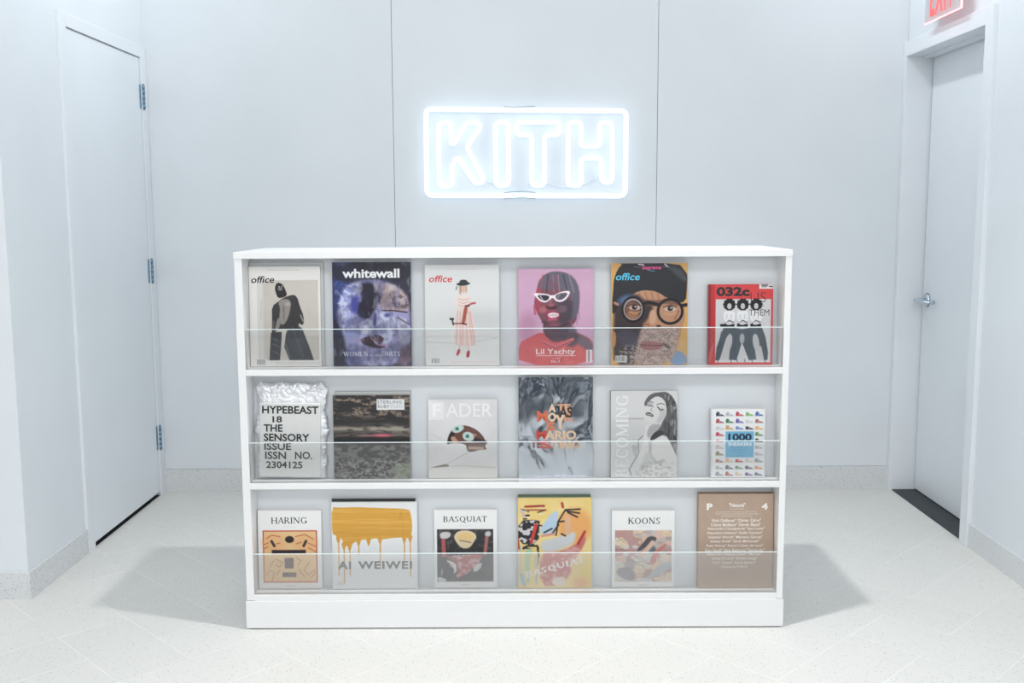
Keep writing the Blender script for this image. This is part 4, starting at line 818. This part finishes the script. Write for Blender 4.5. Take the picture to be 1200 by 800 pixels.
def d_char(a, bx):        # plain abstract stand-in: charcoal ground, cream oval, red brushwork
    x0, y0, x1, y1 = bx; a.rect_(x0, y0, x1, y1, (58, 58, 62)); mk = a.mask([(x0, y0), (x1, y0), (x1, y1), (x0, y1)], 3, 0)
    a.mix(mk * a.thr(a.noise(101, 26, 22, 3), .55, .68) * .5, (112, 106, 96)); a.poly([(200, 350), (240, 305), (330, 305), (382, 345), (350, 400), (320, 440), (262, 440), (225, 400)], (226, 206, 168), 6)
    a.ell(292, 350, 60, 26, (236, 200, 130), 12); a.line([(250, 380), (330, 395)], 8, (150, 110, 90), 8)
    a.poly([(95, 330), (130, 312), (185, 320), (175, 360), (110, 375)], (206, 204, 204), 8); a.poly([(438, 315), (480, 310), (485, 345), (440, 360)], (200, 198, 198), 8)
    a.line([(125, 380), (130, 490)], 30, (190, 92, 98), 8); a.line([(452, 360), (438, 480)], 26, (176, 110, 108), 8)
    a.poly([(120, 490), (250, 510), (330, 480), (440, 490), (370, 560), (330, 600), (270, 650), (205, 668), (240, 600), (215, 540)], (178, 92, 92), 10)
    a.mix(mk * a.mask([(120, 490), (440, 490), (330, 620), (205, 668)], 8) * a.thr(a.noise(102, 24, 20, 3), .5, .62) * .7, (224, 190, 186)); a.poly([(130, 522), (215, 545), (228, 600), (200, 640), (205, 580)], (220, 216, 214), 8); a.poly([(350, 570), (420, 540), (400, 600), (350, 625)], (206, 206, 206), 8)
    a.poly([(80, 650), (150, 672), (140, 690), (80, 690)], (200, 200, 204), 5); a.line([(115, 600), (110, 640)], 8, (190, 190, 196), 8)
artbook((58, 150, 530, 738), .219, .277, 'BASQUIAT', (124, 198, 454, 250), 'white art book with a charcoal square picture, cream oval and red brushwork', -.171, .020, d_char, (78, 296, 500, 690))
# yellow painted book: plain abstract stand-in
a = Art((45, 60, 597, 738), .256, .319, (238, 208, 124))
nz = a.noise(111, 130, 110, 3); a.mix(a.thr(nz, .4, .7) * .6, (244, 222, 160)); a.ell(470, 270, 130, 130, (236, 168, 96), 60); a.ell(560, 640, 60, 110, (240, 212, 110), 40); a.ell(520, 700, 60, 40, (236, 160, 120), 40, .7)
a.poly([(200, 300), (300, 170), (350, 150), (340, 260), (300, 330), (230, 340)], (178, 204, 226), 12); a.poly([(220, 380), (330, 360), (420, 330), (480, 310), (470, 400), (380, 440), (280, 470), (215, 450)], (204, 208, 212), 20)
a.poly([(210, 470), (330, 470), (470, 420), (545, 330), (556, 380), (510, 470), (430, 560), (450, 620), (360, 720), (210, 720)], (204, 116, 114), 16); a.mix(a.mask([(210, 470), (540, 400), (450, 600), (360, 720), (210, 720)], 10) * a.thr(a.noise(112, 30, 20, 3), .5, .6) * .6, (232, 190, 180))
a.poly([(390, 190), (440, 180), (440, 330), (400, 350)], (224, 176, 140), 14); a.poly([(300, 660), (400, 650), (400, 720), (300, 720)], (232, 220, 210), 14)
for k in range(14):
    r_ = random.Random(k); x = r_.uniform(50, 200); y = 120 + k * 24; a.line([(x, y), (x + r_.uniform(20, 60), y + r_.uniform(-20, 30))], r_.uniform(8, 18), (44, 40, 44), 5); a.line([(x + 8, y + 12), (x + 50, y + 14)], 5, (226, 224, 224), 4)
a.poly([(45, 225), (210, 225), (205, 260), (200, 400), (45, 410)], (48, 44, 50), 8); a.mix(a.mask([(45, 225), (210, 225), (200, 400), (45, 410)], 5) * a.thr(a.noise(113, 26, 18, 2), .5, .6) * .9, (220, 220, 222))
a.line([(180, 262), (145, 390)], 24, (220, 60, 56), 4); a.line([(100, 125), (240, 120)], 16, (176, 58, 50), 6); a.line([(110, 150), (255, 150)], 9, (170, 60, 52), 5); a.line([(70, 150), (90, 190)], 20, (206, 180, 184), 8)
for p, w_ in (([(375, 100), (382, 130)], 18), ([(545, 315), (495, 405)], 20)): a.line(p, w_, (196, 54, 54), 5)
for p in ([(330, 340), (345, 240), (400, 150)], [(400, 150), (510, 145)], [(410, 160), (505, 175)], [(420, 170), (490, 205)], [(300, 330), (350, 260)], [(240, 320), (300, 290)], [(345, 240), (390, 235)], [(370, 330), (400, 345)]): a.line(p, 12, (48, 46, 52), 5)
a.line([(225, 345), (320, 330)], 18, (220, 150, 130), 7); a.poly([(90, 470), (130, 430), (165, 470), (130, 500), (135, 700), (100, 700)], (176, 206, 160), 10); a.line([(60, 430), (62, 700)], 22, (206, 200, 190), 8); a.line([(85, 440), (110, 420), (190, 420), (200, 500)], 14, (52, 50, 54), 6); a.line([(180, 500), (182, 700)], 16, (180, 190, 196), 7); a.line([(70, 640), (90, 710)], 24, (140, 176, 210), 10); a.line([(45, 370), (52, 440)], 14, (196, 60, 50), 5)
a.line([(200, 430), (195, 560)], 6, (70, 70, 76), 4)
b = book('book', 'yellow and orange painted book with slanted white capitals', 'book', a, .139, .052, .122, .012, M['print'], (214, 196, 160), hard=.001)
text(b, a, 'BASQUIAT', (92, 552, 556, 612), (240, 236, 232), serif=True, bold=.09, rot=15.0)
a2 = Art((0, 0, 100, 100), .252, .325, (110, 140, 112), .02)
book('book', 'green and black edged book behind the yellow painted book', 'book', a2, .138, .0655, .122, .009, M['print'], (58, 60, 60), page=mat('green_page_edge', (96, 130, 100), .6))
def d_pastel(a, bx):      # plain abstract stand-in: pastel patchwork
    x0, y0, x1, y1 = bx; a.rect_(x0, y0, x1, y1, (196, 184, 178)); mk = a.mask([(x0, y0), (x1, y0), (x1, y1), (x0, y1)], 3, 0)
    for sd, c_, t_ in ((121, (226, 190, 172), .52), (122, (160, 156, 162), .55), (123, (206, 212, 212), .55), (124, (188, 140, 134), .6), (125, (232, 206, 172), .6)): a.mix(mk * a.thr(a.noise(sd, 70, 60, 2), t_, t_ + .05) * .8, c_)
    a.poly([(230, 460), (280, 400), (320, 350), (375, 355), (380, 385), (330, 410), (290, 440), (250, 465)], (92, 86, 92), 8); a.ell(340, 450, 34, 30, (112, 116, 124), 10); a.line([(350, 400), (310, 450), (260, 500)], 34, (226, 190, 172), 12); a.poly([(330, 520), (380, 450), (462, 395), (440, 450), (390, 480), (370, 560), (340, 570)], (206, 130, 118), 8)
    a.line([(200, 510), (260, 550), (320, 585)], 26, (216, 208, 204), 10); a.poly([(70, 600), (160, 580), (220, 620), (220, 690), (110, 670)], (150, 146, 150), 12); a.poly([(340, 620), (420, 560), (495, 540), (495, 590), (400, 640), (300, 690)], (176, 184, 190), 10)
    for k in range(16): r_ = random.Random(200 + k); x = r_.uniform(x0, x1 - 60); y = r_.uniform(y0 + 10, y1 - 40); a.line([(x, y), (x + r_.uniform(20, 60), y + r_.uniform(-20, 40))], 4, (120, 110, 114), 4, .6)
    o = Art(a.rect, a.w, a.h, (0, 0, 0)); a.mix((1 - mk), (238, 239, 239))
artbook((45, 160, 515, 735), .218, .271, 'KOONS', (166, 212, 404, 262), 'white art book with a pastel pink and grey square picture', .447, .020, d_pastel, (68, 306, 494, 694))
# brown box-like volume
a = Art((35, 62, 572, 740), .259, .332, (186, 160, 140), .004)
a.c = a.c + (a.noise(131, 40, 40, 3)[..., None] - .5) * 8
b = book('book', 'thick brown kraft paper book with centred white lettering', 'book', a, .7665, .044, .122, .030, M['print'], (178, 152, 132), page=mat('kraft_edge', (160, 136, 116), .7), hard=.001)
wt = (243, 239, 234)
text(b, a, 'P', (92, 130, 134, 178), wt, bold=.05); text(b, a, '4', (486, 130, 530, 176), wt, bold=.05)
text(b, a, '"Natural"', (252, 128, 370, 158), wt, bold=.02); text(b, a, 'an anthology', (262, 166, 358, 176), wt)
for i_, (s_, x0, x1) in enumerate((('the publication for everyone and anyone today', 160, 450), ('another collection of conversations and printed matters', 154, 462), ('assembled for the new issue', 194, 420))): text(b, a, s_, (x0, 188 + i_ * 14, x1, 198 + i_ * 14), wt)
for i_, (s_, x0, x1) in enumerate((('Nick DeBeuar" Olivier Zahm"', 130, 482), ('Claire Badianis" Derek Blasd"', 124, 480), ('Alessandra Campgrande" Sam Lucas"', 98, 508), ('Napoleon Habeica" Stella Tennant"', 98, 494), ('Stephan Wurth" Mariano Garcia"', 104, 494), ('Ashley Smith" Sarah McDaniel"', 118, 470), ('Ryan Kenny" David Cohen de Lara"', 92, 500), ('Ken Verdi" Alex Beltemis" Fernando"', 84, 510), ('Sebastian Pappas Julian" Marcia"', 92, 492), ('Doug A Lane" Synchrodogs"', 132, 462), ('Don Crisly" Anna Baron"', 140, 448), ('Curated by F+K+X', 200, 388))):
    y = 240 + i_ * 30.6; text(b, a, s_, (x0, y, x1, y + 24), wt, bold=.012)

# ------------------------------------------------------------------ neon sign on the back wall
ns = tag(empty('neon_sign', (0.06, YB, 1.715)), 'glowing white neon letter sign in a rounded rectangle above the rack', 'sign')
M['neon'] = mat('neon_glow', (255, 255, 255), .4, emit=(220, 238, 255), es=0.88)
M['tubeglass'] = mat('white_tube_glass', (232, 242, 250), .2); M['standoff'] = mat('glass_standoff', (150, 170, 182), .3)
NY = YB - 0.034
def rounded(pts, r, n=5):
    out = []; N = len(pts)
    for i in range(N):
        p0, p, p1 = Vector(pts[i - 1]), Vector(pts[i]), Vector(pts[(i + 1) % N])
        a_, b_ = (p0 - p), (p1 - p); ra = min(r, a_.length * .45, b_.length * .45); a_.normalize(); b_.normalize()
        s0 = p + a_ * ra; s1 = p + b_ * ra
        for k in range(n + 1):
            t_ = k / n; q = s0 * (1 - t_) ** 2 + p * 2 * t_ * (1 - t_) + s1 * t_ * t_; out.append((q.x, NY, q.y))
    return out
box_ = rounded([(-.428, 1.512), (.555, 1.505), (.558, 1.918), (-.428, 1.932)], .03)
loc(MB().tube(box_, .0118, 12, closed=True), ns).build('border_tube', M['neon'], ns)
LET = {
 'k': [(-0.366, 1.866), (-0.366, 1.557), (-0.302, 1.557), (-0.301, 1.66), (-0.277, 1.701), (-0.186, 1.567), (-0.142, 1.580), (-0.228, 1.745), (-0.160, 1.845), (-0.176, 1.867), (-0.226, 1.867), (-0.291, 1.764), (-0.303, 1.764), (-0.307, 1.866)],
 'i': [(-0.086, 1.866), (-0.022, 1.866), (-0.022, 1.560), (-0.086, 1.560)],
 't': [(0.016, 1.866), (0.229, 1.865), (0.229, 1.806), (0.155, 1.803), (0.155, 1.560), (0.092, 1.560), (0.092, 1.804), (0.016, 1.806)],
 'h': [(0.272, 1.864), (0.336, 1.864), (0.336, 1.748), (0.427, 1.747), (0.427, 1.862), (0.488, 1.861), (0.491, 1.572), (0.440, 1.572), (0.434, 1.690), (0.336, 1.690), (0.336, 1.557), (0.272, 1.557)]}
for k_, pts in LET.items():
    loc(MB().tube(rounded(pts, .022, 6), .0108, 12, closed=True), ns).build('letter_tube', M['neon'], ns)
def arc(p, q, sag, n=14): return [(p[0] + (q[0] - p[0]) * t_ / n, p[1] + (q[1] - p[1]) * t_ / n, p[2] + (q[2] - p[2]) * t_ / n - sag * 4 * (t_ / n) * (1 - t_ / n)) for t_ in range(n + 1)]
for p, q, sg in (((.165, YB - .01, 1.57), (.425, YB - .01, 1.60), .035), ((-.135, YB - .01, 1.585), (-.09, YB - .01, 1.57), .006), ((-.015, YB - .01, 1.60), (.085, YB - .01, 1.58), .055)):
    loc(MB().tube(arc(p, q, sg), .0022, 8), ns).build('electrode_cable', M['tubeglass'], ns)
for x_, z_ in ((-.05, 1.925), (.09, 1.923), (-.05, 1.512), (.10, 1.510), (-.428, 1.72), (.556, 1.71), (-.36, 1.7), (.50, 1.6)):
    s_ = MB().tube([(x_, YB, z_), (x_, YB - .024, z_)], .004, 8); loc(s_, ns).build('tube_support', M['standoff'], ns)
for z_, sg in ((1.938, -1), (1.497, 1), (1.528, 1)):
    loc(MB().tube([(-.045, NY - .008, z_ - .004 * sg), (0.0, NY - .011, z_), (.05, NY - .012, z_ + .002), (.11, NY - .008, z_ - .004 * sg)], .0017, 8), ns).build('transformer_wire', M['standoff'], ns)

# ------------------------------------------------------------------ exit sign over the right door
ES = XR - .060
ex = tag(empty('exit_sign', (ES, 4.592, 2.268), (0, 0, R(-90))), 'clear edge-lit exit sign with red letters above the right-hand door', 'sign')
def clearp():
    m = acrylic('exit_acrylic', .45); return m
MB().box(-.192, .192, -.003, .003, 0, .235, b=.001).build('acrylic_panel', [clearp()], ex)
M['exitred'] = mat('exit_red', (236, 70, 72), .4, emit=(255, 70, 72), es=1.3); M['exitedge'] = mat('exit_edge_glow', (250, 206, 208), .4, emit=(255, 130, 132), es=2.2)
MB().box(-.192, .192, -.0035, .0035, -.003, .0005).build('glowing_edge', M['exitedge'], ex); MB().box(.190, .193, -.0035, .0035, 0, .235).build('glowing_edge', M['exitedge'], ex)
co, fs_ = font_poly('EXIT', 1.15, .02); x0, y0 = co.min(0); x1, y1 = co.max(0)
me = bpy.data.meshes.new('lettering'); me.from_pydata([((p[0] - x0) / (x1 - x0) * .250 - .132, -.0042, (p[1] - y0) / (y1 - y0) * .165 + .020) for p in co], [], fs_); link('lettering', me, M['exitred'], ex)
MB().box(-.195, .195, -.012, .012, .233, .262, b=.004).build('housing', M['chrome'], ex)
MB().box(-.03, .03, .011, .0605, .240, .260, b=.002).build('wall_bracket', M['chrome'], ex)

for o in bpy.data.objects:
    if '_n' in o: del o['_n']
